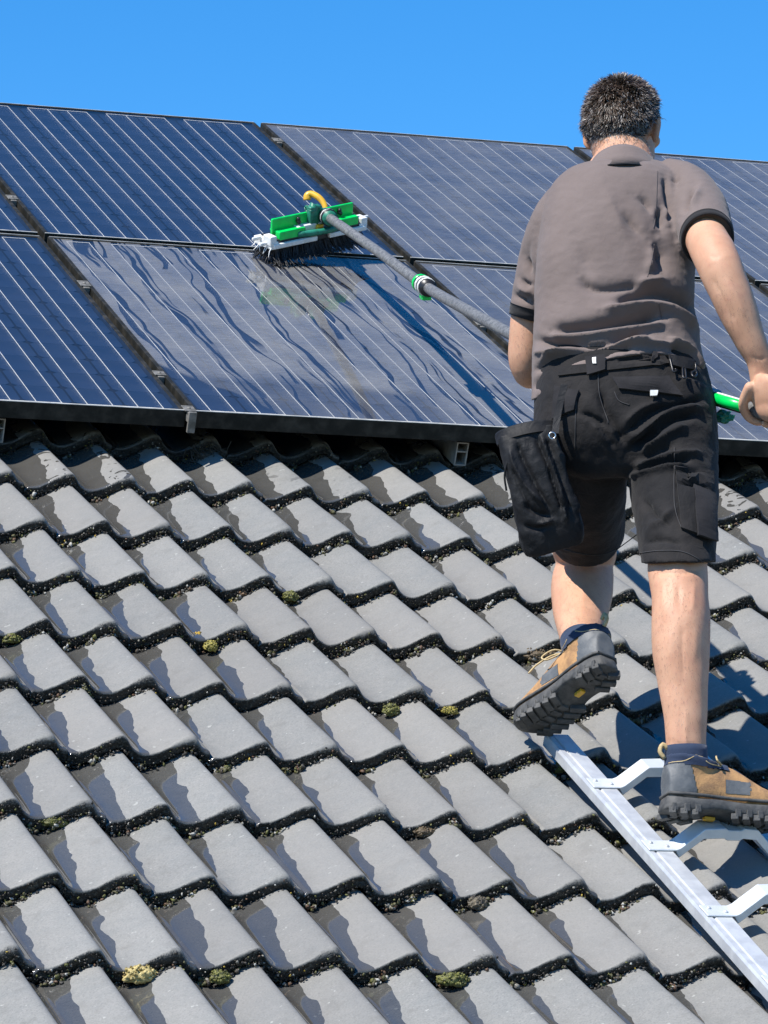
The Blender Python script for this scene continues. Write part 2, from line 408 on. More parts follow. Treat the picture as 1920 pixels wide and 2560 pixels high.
def mat_glass(name, kind):
    t = NT(name)
    v = t.coord('Object')
    tr = t.t.nodes.new('ShaderNodeBsdfTransparent')
    gl = t.t.nodes.new('ShaderNodeBsdfGlossy')
    fr = t.t.nodes.new('ShaderNodeFresnel'); fr.inputs['IOR'].default_value = 1.5
    df = t.t.nodes.new('ShaderNodeBsdfDiffuse')
    sx = t.t.nodes.new('ShaderNodeSeparateXYZ'); t.l(v, sx.inputs[0])
    # dust: fine dashes drawn out across the slope, plus patches
    d1 = t.noise(t.coord('Object', (26, 150, 1), rot=(0, 0, 0.35)), 1.0, 4, 0.6)
    d2 = t.noise(t.coord('Object', (4, 5, 1)), 1.0, 4, 0.55)
    d3 = t.noise(t.coord('Object', (120, 300, 1)), 1.0, 2, 0.5)
    dust = t.math('ADD', t.math('MULTIPLY', t.step(d1, 0.3, 0.75), 0.5), t.math('MULTIPLY', t.step(d2, 0.3, 0.7), 0.35))
    dust = t.math('ADD', dust, t.math('MULTIPLY', t.step(d3, 0.55, 0.75), 0.35))
    if kind == 'clean':
        fac = t.math('MULTIPLY', dust, 0.035); gr = 0.03
    else:
        fac = t.math('MULTIPLY_ADD', dust, 0.27, 0.12 if kind == 'dusty' else 0.25); gr = 0.10
    if kind == 'streaked':
        # rinse water running down the slope in wandering rivulets
        wob = t.noise(t.coord('Object', (2.6, 1.0, 1)), 1.0, 3, 0.5)
        wx = t.math('ADD', sx.outputs[0], t.math('MULTIPLY', t.math('SUBTRACT', wob, 0.5), 0.20))
        wx = t.math('ADD', wx, t.math('MULTIPLY', t.math('SUBTRACT', t.noise(t.coord('Object', (7, 2.4, 1)), 1.0, 2), 0.5), 0.05))
        cv = t.t.nodes.new('ShaderNodeCombineXYZ'); t.l(t.math('MULTIPLY', wx, 11.0), cv.inputs[0]); t.l(t.math('MULTIPLY', sx.outputs[1], 0.55), cv.inputs[1])
        s1 = t.noise(cv.outputs[0], 1.0, 3, 0.6)
        top = t.step(sx.outputs[1], 1.20, 1.56, 0.0, 0.10)
        thr = t.math('SUBTRACT', 0.665, top)
        a = t.step(s1, thr, t.math('ADD', thr, 0.012))
        def rivulets(freq, seed, w0, gate):
            q = t.math('MULTIPLY_ADD', wx, freq, seed)
            ident = t.math('FLOOR', q); fr_ = t.math('SUBTRACT', t.math('FRACT', q), 0.5)
            def nz(ku, kv, sc):
                c_ = t.t.nodes.new('ShaderNodeCombineXYZ'); t.l(t.math('MULTIPLY', ident, ku), c_.inputs[0]); t.l(t.math('MULTIPLY', sx.outputs[1], kv), c_.inputs[1]); c_.inputs[2].default_value = seed
                return t.noise(c_.outputs[0], sc, 3, 0.55)
            off = t.math('MULTIPLY', t.math('SUBTRACT', nz(7.31, 0.95, 1.0), 0.5), 1.3)
            off = t.math('ADD', off, t.math('MULTIPLY', t.math('SUBTRACT', nz(5.17, 3.4, 1.0), 0.5), 0.16))
            wd = t.math('MULTIPLY', t.step(nz(3.77, 2.6, 1.0), 0.3, 0.78, 0.35, 3.0), w0)
            dd = t.math('ABSOLUTE', t.math('SUBTRACT', fr_, off))
            ln = t.step(t.math('SUBTRACT', dd, wd), 0.0, w0*0.3, 1.0, 0.0)
            return t.math('MULTIPLY', ln, t.step(t.math('ADD', nz(9.13, 1.3, 1.0), top), gate, gate+0.03))
        b = t.math('MAXIMUM', rivulets(7.3, 3.1, 0.034, 0.44), t.math('MAXIMUM', rivulets(14.0, 11.7, 0.040, 0.46), rivulets(24.0, 5.3, 0.050, 0.52)))
        # lower left corner and a strip by the left frame were rinsed clean
        c = t.step(t.math('ADD', t.math('ADD', sx.outputs[0], t.math('MULTIPLY', sx.outputs[1], 0.55)), t.math('MULTIPLY', t.math('SUBTRACT', wob, 0.5), 0.3)), 0.20, 0.23, 1.0, 0.0)
        e = t.math('MULTIPLY', t.step(t.math('ADD', sx.outputs[1], t.math('MULTIPLY', wob, 0.25)), 0.36, 0.47, 1.0, 0.0), t.step(sx.outputs[0], 0.62, 0.75, 1.0, 0.0))
        wet = t.math('MAXIMUM', t.math('MAXIMUM', a, b), t.math('MAXIMUM', c, t.math('MULTIPLY', e, 0.6)), clamp=True)
        fac = t.math('MULTIPLY', fac, t.math('SUBTRACT', 1.0, t.math('MULTIPLY', wet, 0.93)))
        gr = t.math('SUBTRACT', 0.05, t.math('MULTIPLY', wet, 0.04))
        t.set(gl.inputs['Normal'], t.bump(t.math('ADD', wet, t.math('MULTIPLY', d2, 0.6)), 0.04, 0.002))
    t.set(df.inputs['Color'], t.mix(t.step(d2, 0.3, 0.7), (0.36, 0.36, 0.36), (0.44, 0.42, 0.38)))
    t.set(gl.inputs['Roughness'], gr)
    m1 = t.t.nodes.new('ShaderNodeMixShader'); t.l(fac, m1.inputs[0]); t.l(tr.outputs[0], m1.inputs[1]); t.l(df.outputs[0], m1.inputs[2])
    m2 = t.t.nodes.new('ShaderNodeMixShader'); t.l(fr.outputs[0], m2.inputs[0]); t.l(m1.outputs[0], m2.inputs[1]); t.l(gl.outputs[0], m2.inputs[2])
    return t.done(m2.outputs[0])

def mat_tint(name, rough=0.8, spec=0.3, bump=0.0, bscale=300, var=0.25):
    t = NT(name); a = t.t.nodes.new('ShaderNodeAttribute'); a.attribute_name = 'tint'
    v = t.coord('Object')
    h = t.t.nodes.new('ShaderNodeHueSaturation'); t.l(a.outputs['Color'], h.inputs['Color'])
    t.l(t.math('MULTIPLY_ADD', t.noise(v, bscale, 3), 2*var, 1-var), h.inputs['Value'])
    nm = t.bump(t.noise(v, bscale, 3), bump, 0.004) if bump else None
    return t.done(t.bsdf(h.outputs[0], rough, nm, spec))

def mat_skin():
    t = NT('skin'); v = t.coord('Object')
    b = t.mix(t.step(t.noise(v, 14, 4), 0.3, 0.7), (0.58, 0.335, 0.215), (0.50, 0.265, 0.165))
    b = t.mix(t.math('MULTIPLY', t.step(t.noise(v, 60, 4), 0.5, 0.7), 0.20), b, (0.46, 0.20, 0.15))
    b = t.mix(t.math('MULTIPLY', t.step(t.noise(v, 500, 2), 0.6, 0.7), 0.3), b, (0.30, 0.14, 0.09))
    nm = t.bump(t.noise(v, 400, 3), 0.12, 0.002)
    nm = t.bump(t.noise(v, 30, 3), 0.10, 0.006, nm)
    return t.done(t.bsdf(b, 0.55, nm, 0.30, sss=0.10))

def mat_cloth(name, a, b, rough=0.85, weave=900, sheen=0.15, scale=7, bump=0.25, crump=0.25):
    t = NT(name); v = t.coord('Object')
    base = t.mix(t.step(t.noise(v, scale, 5, 0.6), 0.3, 0.7), a, b)
    nm = t.bump(t.noise(v, weave, 2), bump, 0.0012)
    nm = t.bump(t.noise(v, 38, 4, 0.6, 0.8), crump, 0.006, nm)
    return t.done(t.bsdf(base, rough, nm, 0.25, sheen=sheen))

M = {}
M['tile'] = mat_tile()
M['glass_clean'] = mat_glass('washed_glass', 'clean')
M['glass_dusty'] = mat_glass('dusty_glass', 'dusty')
M['glass_streak'] = mat_glass('streaked_glass', 'streaked')
M['cell'] = simple('silicon_cell', (0.013, 0.026, 0.062), (0.018, 0.034, 0.078), rough=0.35, scale=6)
M['backsheet'] = simple('black_backsheet', (0.0035, 0.004, 0.006), rough=0.5)
M['busbar'] = simple('silver_ribbon', (0.60, 0.64, 0.66), (0.75, 0.76, 0.74), rough=0.45, scale=15)
M['frame'] = simple('black_frame', (0.012, 0.0125, 0.0105), (0.052, 0.047, 0.038), rough=0.65, scale=22, bump=0.2, bscale=90, lo=0.40, hi=0.80, spec=0.2)
M['edge'] = simple('edge_glint_deposit', (0.42, 0.41, 0.37), (0.62, 0.60, 0.55), rough=0.45, scale=25)  # sun glint along the frame edges put into a pale colour, with some deposit
M['alu'] = simple('aluminium', (0.66, 0.67, 0.67), (0.54, 0.55, 0.56), rough=0.42, scale=26, metal=0.40, bump=0.06, bscale=120)
M['alu_white'] = simple('oxidised_aluminium', (0.66, 0.68, 0.68), (0.56, 0.59, 0.60), rough=0.5, scale=22, metal=0.25, bump=0.08, bscale=150)
M['rail'] = simple('mounting_aluminium', (0.42, 0.40, 0.36), (0.30, 0.28, 0.25), rough=0.55, scale=30, metal=0.3)
M['clamp'] = simple('clamp_aluminium', (0.20, 0.19, 0.17), (0.10, 0.095, 0.08), rough=0.65, scale=60, metal=0.2)
M['deck'] = simple('roof_deck', (0.03, 0.028, 0.026), (0.05, 0.045, 0.04), rough=0.9, scale=3)
M['moss'] = mat_tint('moss_and_grit', 0.55, 0.5, 0.6, 260, 0.35)
M['skin'] = mat_skin()
M['hair'] = mat_tint('hair', 0.42, 0.5, 0.0, 120, 0.3)
M['shirt'] = mat_cloth('taupe_cotton', (0.142, 0.110, 0.099), (0.168, 0.132, 0.120), 0.92, 1100, 0.1, 6)
M['trim'] = mat_cloth('black_knit', (0.018, 0.017, 0.018), (0.026, 0.025, 0.026), 0.9, 900, 0.1)
M['shorts'] = mat_cloth('black_canvas', (0.0065, 0.0062, 0.0070), (0.0185, 0.0160, 0.0152), 0.82, 1000, 0.05, 9, 0.3, 0.55)
M['flap'] = mat_cloth('faded_canvas', (0.013, 0.012, 0.0135), (0.020, 0.0185, 0.020), 0.85, 1000, 0.05, 20)
M['stitch'] = simple('stitching', (0.035, 0.033, 0.034), rough=0.8)
M['shirt_stitch'] = simple('shirt_stitching', (0.10, 0.082, 0.078), rough=0.9)
M['nylon'] = mat_cloth('black_nylon', (0.008, 0.008, 0.009), (0.016, 0.016, 0.017), 0.62, 900, 0.0, 12, 0.15, 0.5)
M['plastic_black'] = simple('black_plastic', (0.015, 0.015, 0.016), rough=0.35)
M['metal'] = simple('steel', (0.6, 0.6, 0.6), rough=0.25, metal=1.0)
M['white'] = simple('white_plastic', (0.72, 0.72, 0.70), (0.60, 0.60, 0.57), rough=0.5, scale=60)
M['green'] = simple('green_plastic', (0.0, 0.62, 0.10), (0.0, 0.50, 0.08), rough=0.32, scale=30)
M['teal'] = simple('dark_green_rubber', (0.01, 0.11, 0.07), (0.02, 0.22, 0.14), rough=0.45, scale=50)
M['yellow'] = simple('yellow_hose', (0.75, 0.42, 0.02), (0.62, 0.34, 0.03), rough=0.35, scale=40)
M['pole'] = simple('grey_pole', (0.085, 0.085, 0.084), (0.19, 0.19, 0.185), rough=0.5, scale=120, bump=0.3, bscale=260)
M['bristle'] = simple('black_bristle', (0.012, 0.012, 0.013), (0.022, 0.022, 0.024), rough=0.5)
M['sole'] = simple('dark_rubber', (0.048, 0.048, 0.047), (0.085, 0.083, 0.078), rough=0.7, scale=60, bump=0.25, bscale=220)
M['leather'] = simple('tan_nubuck', (0.46, 0.255, 0.105), (0.25, 0.140, 0.068), rough=0.8, scale=38, bump=0.3, bscale=330, lo=0.35, hi=0.7)
M['boot_grey'] = simple('grey_leather', (0.085, 0.092, 0.098), (0.125, 0.13, 0.132), rough=0.6, scale=45, bump=0.2)
M['navy'] = mat_cloth('navy_padding', (0.018, 0.030, 0.062), (0.028, 0.045, 0.085), 0.8, 900)
M['lace'] = simple('cream_lace', (0.55, 0.42, 0.22), (0.42, 0.31, 0.15), rough=0.8, scale=150)
M['ground'] = simple('garden_ground', (0.07, 0.09, 0.04), (0.12, 0.11, 0.07), rough=0.95, scale=0.6)

# ================================================================== SETTING
b = MB(); b.add([(-1500, -1500, -7.5), (1500, -1500, -7.5), (1500, 1500, -7.5), (-1500, 1500, -7.5)], [(0, 1, 2, 3)])
g_ = b.build('ground', M['ground']); g_['kind'] = 'structure'

# roof body under the tiles: front slope, back slope
b = MB()
prof = [(-6.0, -0.21), (3.55, -0.21)]
f0, f1 = rw(0, -6.0, -0.21), rw(0, 3.55, -0.21)
back = f1 + np.array([0, 6.0*CP, -6.0*SP])
ring = [f0, f1, back, back-np.array([0, 0, 0.25]), f1-np.array([0, 0, 0.30]), f0-np.array([0, 0, 0.25])]
vv = [np.array([-5.0, q[1], q[2]]) for q in ring]+[np.array([8.0, q[1], q[2]]) for q in ring]
ff = [(i, (i+1) % 6, 6+(i+1) % 6, 6+i) for i in range(6)]+[(0, 5, 4, 1), (1, 4, 3, 2), (6, 7, 10, 11), (7, 8, 9, 10)]
b.add(vv, ff)
roof = b.build('roof', M['deck'], smooth=False); roof['kind'] = 'structure'

# ---- tiles: each covers two rolls
TP, TG, U0, V0, NC = 0.1455, 0.3327, -0.3441, -0.2525, -0.12
AMP, TH = 0.039, 0.031
_kx = np.array([-0.5, -0.3, -0.22, -0.14, -0.07, 0.0, 0.10, 0.20, 0.32, 0.44, 0.54, 0.62, 0.70, 0.78, 0.86, 0.93, 1.0, 1.1, 1.2])
def roll(s):
    s = np.mod(np.asarray(s, float)+0.25, 1.0)-0.25
    # gentle rise from the trough, round crest, steep fall on the right
    kx = np.array([-0.25, -0.17, -0.09, 0.0, 0.09, 0.19, 0.30, 0.41, 0.50, 0.57, 0.64, 0.70, 0.745, 0.75])
    kz = np.array([0.60, 0.24, 0.05, 0.00, 0.045, 0.18, 0.40, 0.64, 0.82, 0.935, 1.0, 0.93, 0.63, 0.60])
    kx2 = np.concatenate([kx[:-1]-1, kx[:-1], kx[:-1]+1]); kz2 = np.tile(kz[:-1], 3)
    # monotone-ish smoothing: average of neighbouring linear samples
    return sum(np.interp(s+o, kx2, kz2)*w for o, w in ((-0.03, 0.2), (-0.015, 0.2), (0, 0.2), (0.015, 0.2), (0.03, 0.2)))
def make_tile(seed):
    r_ = np.random.default_rng(seed)
    nx = 84
    s = np.linspace(-0.10, 1.905, nx)
    h = (roll(s)-1)*AMP
    # left flange is tucked under the neighbour, right flange lies over the next tile
    h = h - 0.010*np.clip((-0.03-s)/0.07, 0, 1) + 0.0035*np.clip((s-1.80)/0.08, 0, 1)
    rad = 0.006 + 0.012*np.exp(-((s-1.62)/0.22)**2) + 0.003*np.exp(-((s-0.6)/0.2)**2)
    x = (s+0.10)*TP
    rows = []   # (kind, value)
    V = []; UVs = []; LIP = []
    thick = 0.027
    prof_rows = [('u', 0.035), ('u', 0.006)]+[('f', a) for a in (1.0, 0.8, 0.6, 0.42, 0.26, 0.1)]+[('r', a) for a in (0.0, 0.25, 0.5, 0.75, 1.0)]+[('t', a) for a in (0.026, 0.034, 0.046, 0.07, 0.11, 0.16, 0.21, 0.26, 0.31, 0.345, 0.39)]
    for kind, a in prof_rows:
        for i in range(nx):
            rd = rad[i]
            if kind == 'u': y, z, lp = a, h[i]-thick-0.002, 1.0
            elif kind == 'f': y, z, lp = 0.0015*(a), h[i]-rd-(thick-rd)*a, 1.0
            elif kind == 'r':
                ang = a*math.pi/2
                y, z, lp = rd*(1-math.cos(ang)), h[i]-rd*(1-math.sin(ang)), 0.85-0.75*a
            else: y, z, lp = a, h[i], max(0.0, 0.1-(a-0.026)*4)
            z += TH*(1-y/TG)
            n1 = noise.noise(Vector((x[i]*90+seed*13, y*90, z*90))); n2 = noise.noise(Vector((x[i]*260, y*260+seed*7, z*260)))
            nb = noise.noise(Vector((x[i]*18+seed, y*9, seed*3.1)))
            rough = (1.0 if kind in 'uf' else (0.6*(1-a) if kind == 'r' else 0.0))
            left_more = 1.0 if s[i] < 0.95 else 0.55
            y += -rough*left_more*(0.0035*n1+0.0018*n2)
            z += rough*left_more*(0.0025*n1+0.0015*n2) + nb*0.0010
            V.append((x[i], y, z)); UVs.append((s[i], y/TG)); LIP.append(lp)
    k = len(prof_rows)
    Fc = [(j*nx+i, j*nx+i+1, (j+1)*nx+i+1, (j+1)*nx+i) for j in range(k-1) for i in range(nx-1)]
    # right edge thickness
    base = len(V)
    for j in range(2, k):
        q = V[j*nx+nx-1]; V.append((q[0]-0.001, q[1], q[2]-0.014)); UVs.append((1.9, q[1]/TG)); LIP.append(0.9)
    Fc += [(j*nx+nx-1, base+j-2, base+j-1, (j+1)*nx+nx-1) for j in range(2, k-1)]
    me = mesh('roof_tile', V, Fc)
    at = me.attributes.new('lip', 'FLOAT', 'POINT'); at.data.foreach_set('value', np.array(LIP, np.float32))
    ul = me.uv_layers.new(name='wave'); li = np.empty(len(me.loops), np.int32); me.loops.foreach_get('vertex_index', li)
    ul.data.foreach_set('uv', np.array(UVs, np.float32)[li].ravel())
    me.materials.append(M['tile'])
    return me
tiles = [make_tile(k+1) for k in range(8)]
TILES = []
for j in range(-3, 11):
    for c in range(-10, 18, 2):
        u = U0 + c*TP - 0.64*TP - 0.10*TP
        v = V0 - (j+1)*TG - 0.003
        o = bpy.data.objects.new('roof_tile', tiles[random.randrange(8)]); C.objects.link(o); o.parent = roof
        du, dv, dn = random.gauss(0, 0.0012), random.gauss(0, 0.0022), random.gauss(0, 0.0012)
        m = Matrix.Translation(Vector(rw(u+du, v+dv, NC+dn))) @ ROOF_M.to_4x4() @ Matrix.Rotation(random.gauss(0, 0.004), 4, 'Z') @ Matrix.Rotation(random.gauss(0, 0.006), 4, 'Y') @ Matrix.Rotation(random.gauss(0, 0.002), 4, 'X')
        o.matrix_basis = m
        wet = {-3: 0.3, -2: 0.3, -1: 0.16, 0: 0.03}.get(j, 0.0) + random.gauss(-0.01, 0.05)
        if j == -1 and c < 0: wet += 0.22
        if c >= 2 and j > 0: wet -= 0.10
        if c >= 4 and j > 0: wet -= 0.08
        o['wet'] = float(wet)
        TILES.append((u+du, v+dv, NC+dn, j, c))

# ---- dark tangle caught under the panels
q0 = rw(*on_roof(445, 985, -0.125)); b = MB()
for _ in range(70):
    c_ = q0+ROOF @ (rng.normal(0, 1, 3)*np.array([0.020, 0.012, 0.010])); d_ = rng.normal(0, 1, 3); d_ /= np.linalg.norm(d_); e_ = rng.normal(0, .012, 3)
    L_ = rng.uniform(0.015, 0.035)
    b.tube(spline([c_-d_*L_, c_+e_, c_+d_*L_], 6), rng.uniform(0.0006, 0.0016), 4, False)
b.add(*ellipsoid(q0, (0.026, 0.016, 0.014), n=12))
tag(b.build('twig_tangle', simple('dark_twigs', (0.02, 0.018, 0.014), (0.07, 0.06, 0.045), rough=0.6, scale=200)), 'dark tangle of twigs and cobweb caught under the panel edge', 'debris')

# ---- grit, algae crumbs and moss in the laps
ico_v = []; ico_f = []
_bm = bmesh.new(); bmesh.ops.create_icosphere(_bm, subdivisions=1, radius=1.0)
_bm.verts.index_update(); ico_v = np.array([q.co[:] for q in _bm.verts]); ico_f = np.array([[q.index for q in f.verts] for f in _bm.faces]); _bm.free()
pal = [(0.015, 0.014, 0.012), (0.03, 0.026, 0.02), (0.05, 0.04, 0.028), (0.075, 0.07, 0.025), (0.11, 0.11, 0.03), (0.20, 0.19, 0.16), (0.38, 0.37, 0.33), (0.40, 0.28, 0.04), (0.10, 0.055, 0.03)]
pw = np.array([0.36, 0.25, 0.14, 0.09, 0.05, 0.06, 0.018, 0.012, 0.04]); pw /= pw.sum()
cen = []; sz = []; colr = []
for (u, v, n, j, c) in TILES:
    if j < -2: continue
    k = 300
    s = rng.uniform(-0.08, 1.9, k)
    clump = np.array([noise.noise(Vector((q*2.2+u*7, v*9, 3.3))) for q in s])
    hh = (roll(s)-1)*AMP
    mode = rng.random(k)
    a = rng.random(k)
    # on the front face, or lying on the lower tile in front of the lap
    y = np.where(mode < 0.62, -0.001-0.003*rng.random(k), -0.002-0.012*rng.random(k)**2)
    z = np.where(mode < 0.62, hh+TH-0.004-0.024*a**0.8, hh+0.001+0.004*rng.random(k))
    sc = np.where(mode < 0.62, rng.uniform(0.0009, 0.0027, k), rng.uniform(0.0010, 0.0036, k))
    big = np.zeros(k, bool)
    for _ in range(rng.integers(2, 6)):
        s0 = rng.choice([0, 1])+rng.normal(0.06, 0.16); m_ = rng.integers(0, k-26); m2 = m_+rng.integers(9, 26)
        s[m_:m2] = s0+rng.normal(0, 0.035, m2-m_); big[m_:m2] = True
    hh = (roll(s)-1)*AMP
    y = np.where(big, -0.006+rng.normal(0, 0.005, k), y); z = np.where(big, hh+0.002+np.abs(rng.normal(0, 0.005, k)), z)
    sc = np.where(big, rng.uniform(0.0018, 0.0046, k), sc)
    ok = (clump > rng.uniform(-0.75, 0.30, k)) | big
    x = (s+0.10)*TP
    pts = np.stack([u+x, v+y, n+z], 1)[ok]
    cen.append(pts); sz.append(sc[ok])
    ci = rng.choice(len(pal), ok.sum(), p=pw)
    bigk = big[ok]
    cc = np.array(pal)[ci]; cc[bigk] = np.array(pal)[rng.choice([1, 2, 2, 3, 3, 3, 4, 5, 6, 8], bigk.sum())]
    colr.append(cc)
cen = np.vstack(cen); sz = np.concatenate(sz); colr = np.vstack(colr)
N = len(cen)
shp = ico_v[None]*(1+rng.uniform(-0.45, 0.45, (N, 12, 1)))*rng.uniform(0.55, 1.5, (N, 1, 3))*sz[:, None, None]
vv = ((shp+cen[:, None]) @ ROOF.T).reshape(-1, 3)
ff = (ico_f[None]+(np.arange(N)*12)[:, None, None]).reshape(-1, 3)
me = bpy.data.meshes.new('moss'); me.vertices.add(len(vv)); me.vertices.foreach_set('co', vv.astype(np.float32).ravel())
me.loops.add(ff.size); me.loops.foreach_set('vertex_index', ff.astype(np.int32).ravel())
me.polygons.add(len(ff)); me.polygons.foreach_set('loop_start', np.arange(0, ff.size, 3, dtype=np.int32))
me.update(calc_edges=True)
ca = me.color_attributes.new('tint', 'FLOAT_COLOR', 'POINT')
ca.data.foreach_set('color', np.hstack([np.repeat(colr, 12, 0), np.ones((N*12, 1))]).astype(np.float32).ravel())
tag(obj('moss', me, M['moss']), 'dark grit, algae and moss crumbs packed along the tile laps', 'moss', kind='stuff')

def moss_clump(x, y, rx, ry, h, cols, label, seed):
    q = on_roof(x, y, NC-0.018)
    bm = bmesh.new(); bmesh.ops.create_icosphere(bm, subdivisions=4, radius=1.0)
    V = []; Cc = []
    for w in bm.verts:
        d = w.co
        r = 1+0.30*noise.noise(d*2.2+Vector((seed, 0, 0)))+0.22*noise.noise(d*6+Vector((0, seed, 0)))+0.12*noise.noise(d*15+Vector((0, 0, seed)))
        V.append(ROOF @ np.array([d.x*rx*r, d.y*ry*r, max(d.z, -0.4)*h*r]))
        t = 0.5+0.9*noise.noise(d*4+Vector((seed*2, 0, 0)))
        t = min(1, max(0, t)); Cc.append(tuple(cols[0][i]*(1-t)+cols[1][i]*t for i in range(3)))
    bm.verts.index_update(); F_ = [[w.index for w in f.verts] for f in bm.faces]; bm.free()
    b = MB(); b.add(V, F_); b.c = Cc
    for _ in range(90):
        d = Vector(rng.normal(0, 1, 3)).normalized(); d.z = abs(d.z)
        r = rng.uniform(0.85, 1.12); sz_ = rng.uniform(0.08, 0.22)*min(rx, ry)
        t = min(1, max(0, 0.5+0.9*noise.noise(d*4+Vector((seed*2, 0, 0)))+rng.normal(0, .25)))
        ct = ROOF @ np.array([d.x*rx*r, d.y*ry*r, d.z*h*r])
        b.add(ct+ico_v*sz_*rng.uniform(0.7, 1.3, (12, 1)), ico_f, tuple(cols[0][i]*(1-t)+cols[1][i]*t for i in range(3)))
    o = b.build('moss_clump', M['moss']); o.location = rw(*q)
    tag(o, label, 'moss', 'moss clumps in the tile laps')
Y_ = ((0.16, 0.12, 0.02), (0.62, 0.40, 0.04)); G_ = ((0.05, 0.05, 0.015), (0.17, 0.17, 0.03)); B_ = ((0.05, 0.035, 0.02), (0.14, 0.10, 0.05))
PY = ((0.20, 0.15, 0.04), (0.60, 0.48, 0.20)); YG = ((0.10, 0.09, 0.02), (0.36, 0.30, 0.05))
for k_, a in enumerate([
    (428, 1376, .012, .010, .010, Y_, 'small bright yellow moss tuft, left of three close together on the tiles'),
    (466, 1370, .011, .010, .011, Y_, 'small bright yellow moss tuft, right of three close together on the tiles'),
    (455, 1398, .014, .014, .013, YG, 'round yellow green moss ball, lowest of three close together on the tiles'),
    (845, 1536, .018, .014, .014, G_, 'round olive green moss ball alone on a lap near picture centre'),
    (972, 1536, .016, .012, .009, YG, 'small yellowish moss lump right of the round olive moss ball'),
    (302, 2108, .028, .018, .018, PY, 'large pale yellow moss cushion at lower left of the roof'),
    (475, 2113, .018, .014, .013, G_, 'brown green moss lump right of the large pale yellow cushion'),
    (978, 2118, .028, .015, .013, G_, 'long olive moss cushion near the bottom edge, left of ladder'),
    (918, 1799, .020, .014, .011, B_, 'flat brown moss lump on a lap left of the ladder'),
    (1032, 1954, .018, .015, .014, ((.03, .026, .02), (.16, .13, .08)), 'dark shaggy moss knot on a lap left of ladder foot'),
    (1172, 1418, .042, .020, .017, B_, 'brown heap of moss and stalks beside the lifted boot'),
    (25, 1380, .020, .014, .012, G_, 'olive moss cushion at the left edge of the picture'),
    (118, 1776, .028, .014, .012, G_, 'long olive moss cushion near left edge, low on roof'),
    (627, 1290, .017, .014, .013, G_, 'dark olive moss ball in a lap below the solar panels'),
    (524, 1282, .014, .012, .010, ((.09, .05, .025), (.20, .12, .06)), 'reddish brown moss lump left of the dark olive ball'),
    (1208, 1660, .016, .013, .012, G_, 'dark green moss ball close to the upper ladder rail'),
]):
    moss_clump(*a, seed=k_*3.7+1)

# ================================================================== SOLAR PANELS
PW, PH, FH = 1.046, 1.573, 0.042
cell_me = None
def build_cell():
    h = 0.0600; g = 0.0624; c = 0.0115
    pts = [(-h+c, -g), (h-c, -g), (h, -g+c), (h, g-c), (h-c, g), (-h+c, g), (-h, g-c), (-h, -g+c)]
    v = [(x, y, 0.0) for x, y in pts]+[(x, y, -0.0006) for x, y in pts]
    return mesh('solar_cell', v, [tuple(range(8))]+[(i, 8+i, 8+(i+1) % 8, (i+1) % 8) for i in range(8)], False)
cell_me = build_cell(); cell_me.materials.append(M['cell'])
def box_mesh(name, boxes, mat, bev=0.0):
    b = MB()
    for c, hx, hy, hz in boxes: b.box(c, hx, hy, hz, bev=bev)
    me = mesh(name, b.v, b.f, False); me.materials.append(mat); return me
fw = 0.011
frame_me = box_mesh('frame', [((PW/2, fw/2, -FH/2), PW/2, fw/2, FH/2), ((PW/2, PH-fw/2, -FH/2), PW/2, fw/2, FH/2),
                              ((fw/2, PH/2, -FH/2), fw/2, PH/2-fw-0.0004, FH/2), ((PW-fw/2, PH/2, -FH/2), fw/2, PH/2-fw-0.0004, FH/2)], M['frame'], 0.0012)
low_glint_me = box_mesh('frame_edge_glint', [((PW/2, 0.0022, 0.0006), PW/2-0.001, 0.0022, 0.0008)], M['edge'])  # lower edge: pale deposit and painted sun glint as one strip
top_glint_me = box_mesh('frame_edge_glint', [((PW/2, PH-0.0015, 0.0006), PW/2-0.004, 0.0011, 0.0006)], M['edge'])  # upper edge: bright strip added as a painted glint
back_me = box_mesh('backsheet', [((PW/2, PH/2, -0.0085), PW/2-fw-0.0002, PH/2-fw-0.0002, 0.001)], M['backsheet'])
def pane(mat):
    z = -0.0016
    me = mesh('glass_pane', [(fw, fw, z), (PW-fw, fw, z), (PW-fw, PH-fw, z), (fw, PH-fw, z)], [(0, 1, 2, 3)], False); me.materials.append(mat); return me
panes = {k: pane(M['glass_'+k]) for k in ('clean', 'dusty', 'streak')}
CX = 0.1263; mx = (PW-8*CX)/2; my = (PH-12*CX)/2
bus_me = box_mesh('busbar', [((0, 0, 0), 0.00095, PH/2-my+0.006, 0.0003)], M['busbar'])
link4 = box_mesh('link_ribbon', [((0, 0, 0), CX/2+0.0315+0.0012, 0.0022, 0.0003)], M['busbar'])
link2 = box_mesh('link_ribbon', [((0, 0, 0), 0.0315+0.0015, 0.002, 0.0003)], M['busbar'])
def child(name, me, root, loc=(0, 0, 0)):
    o = bpy.data.objects.new(name, me); C.objects.link(o); o.parent = root; o.location = loc; return o
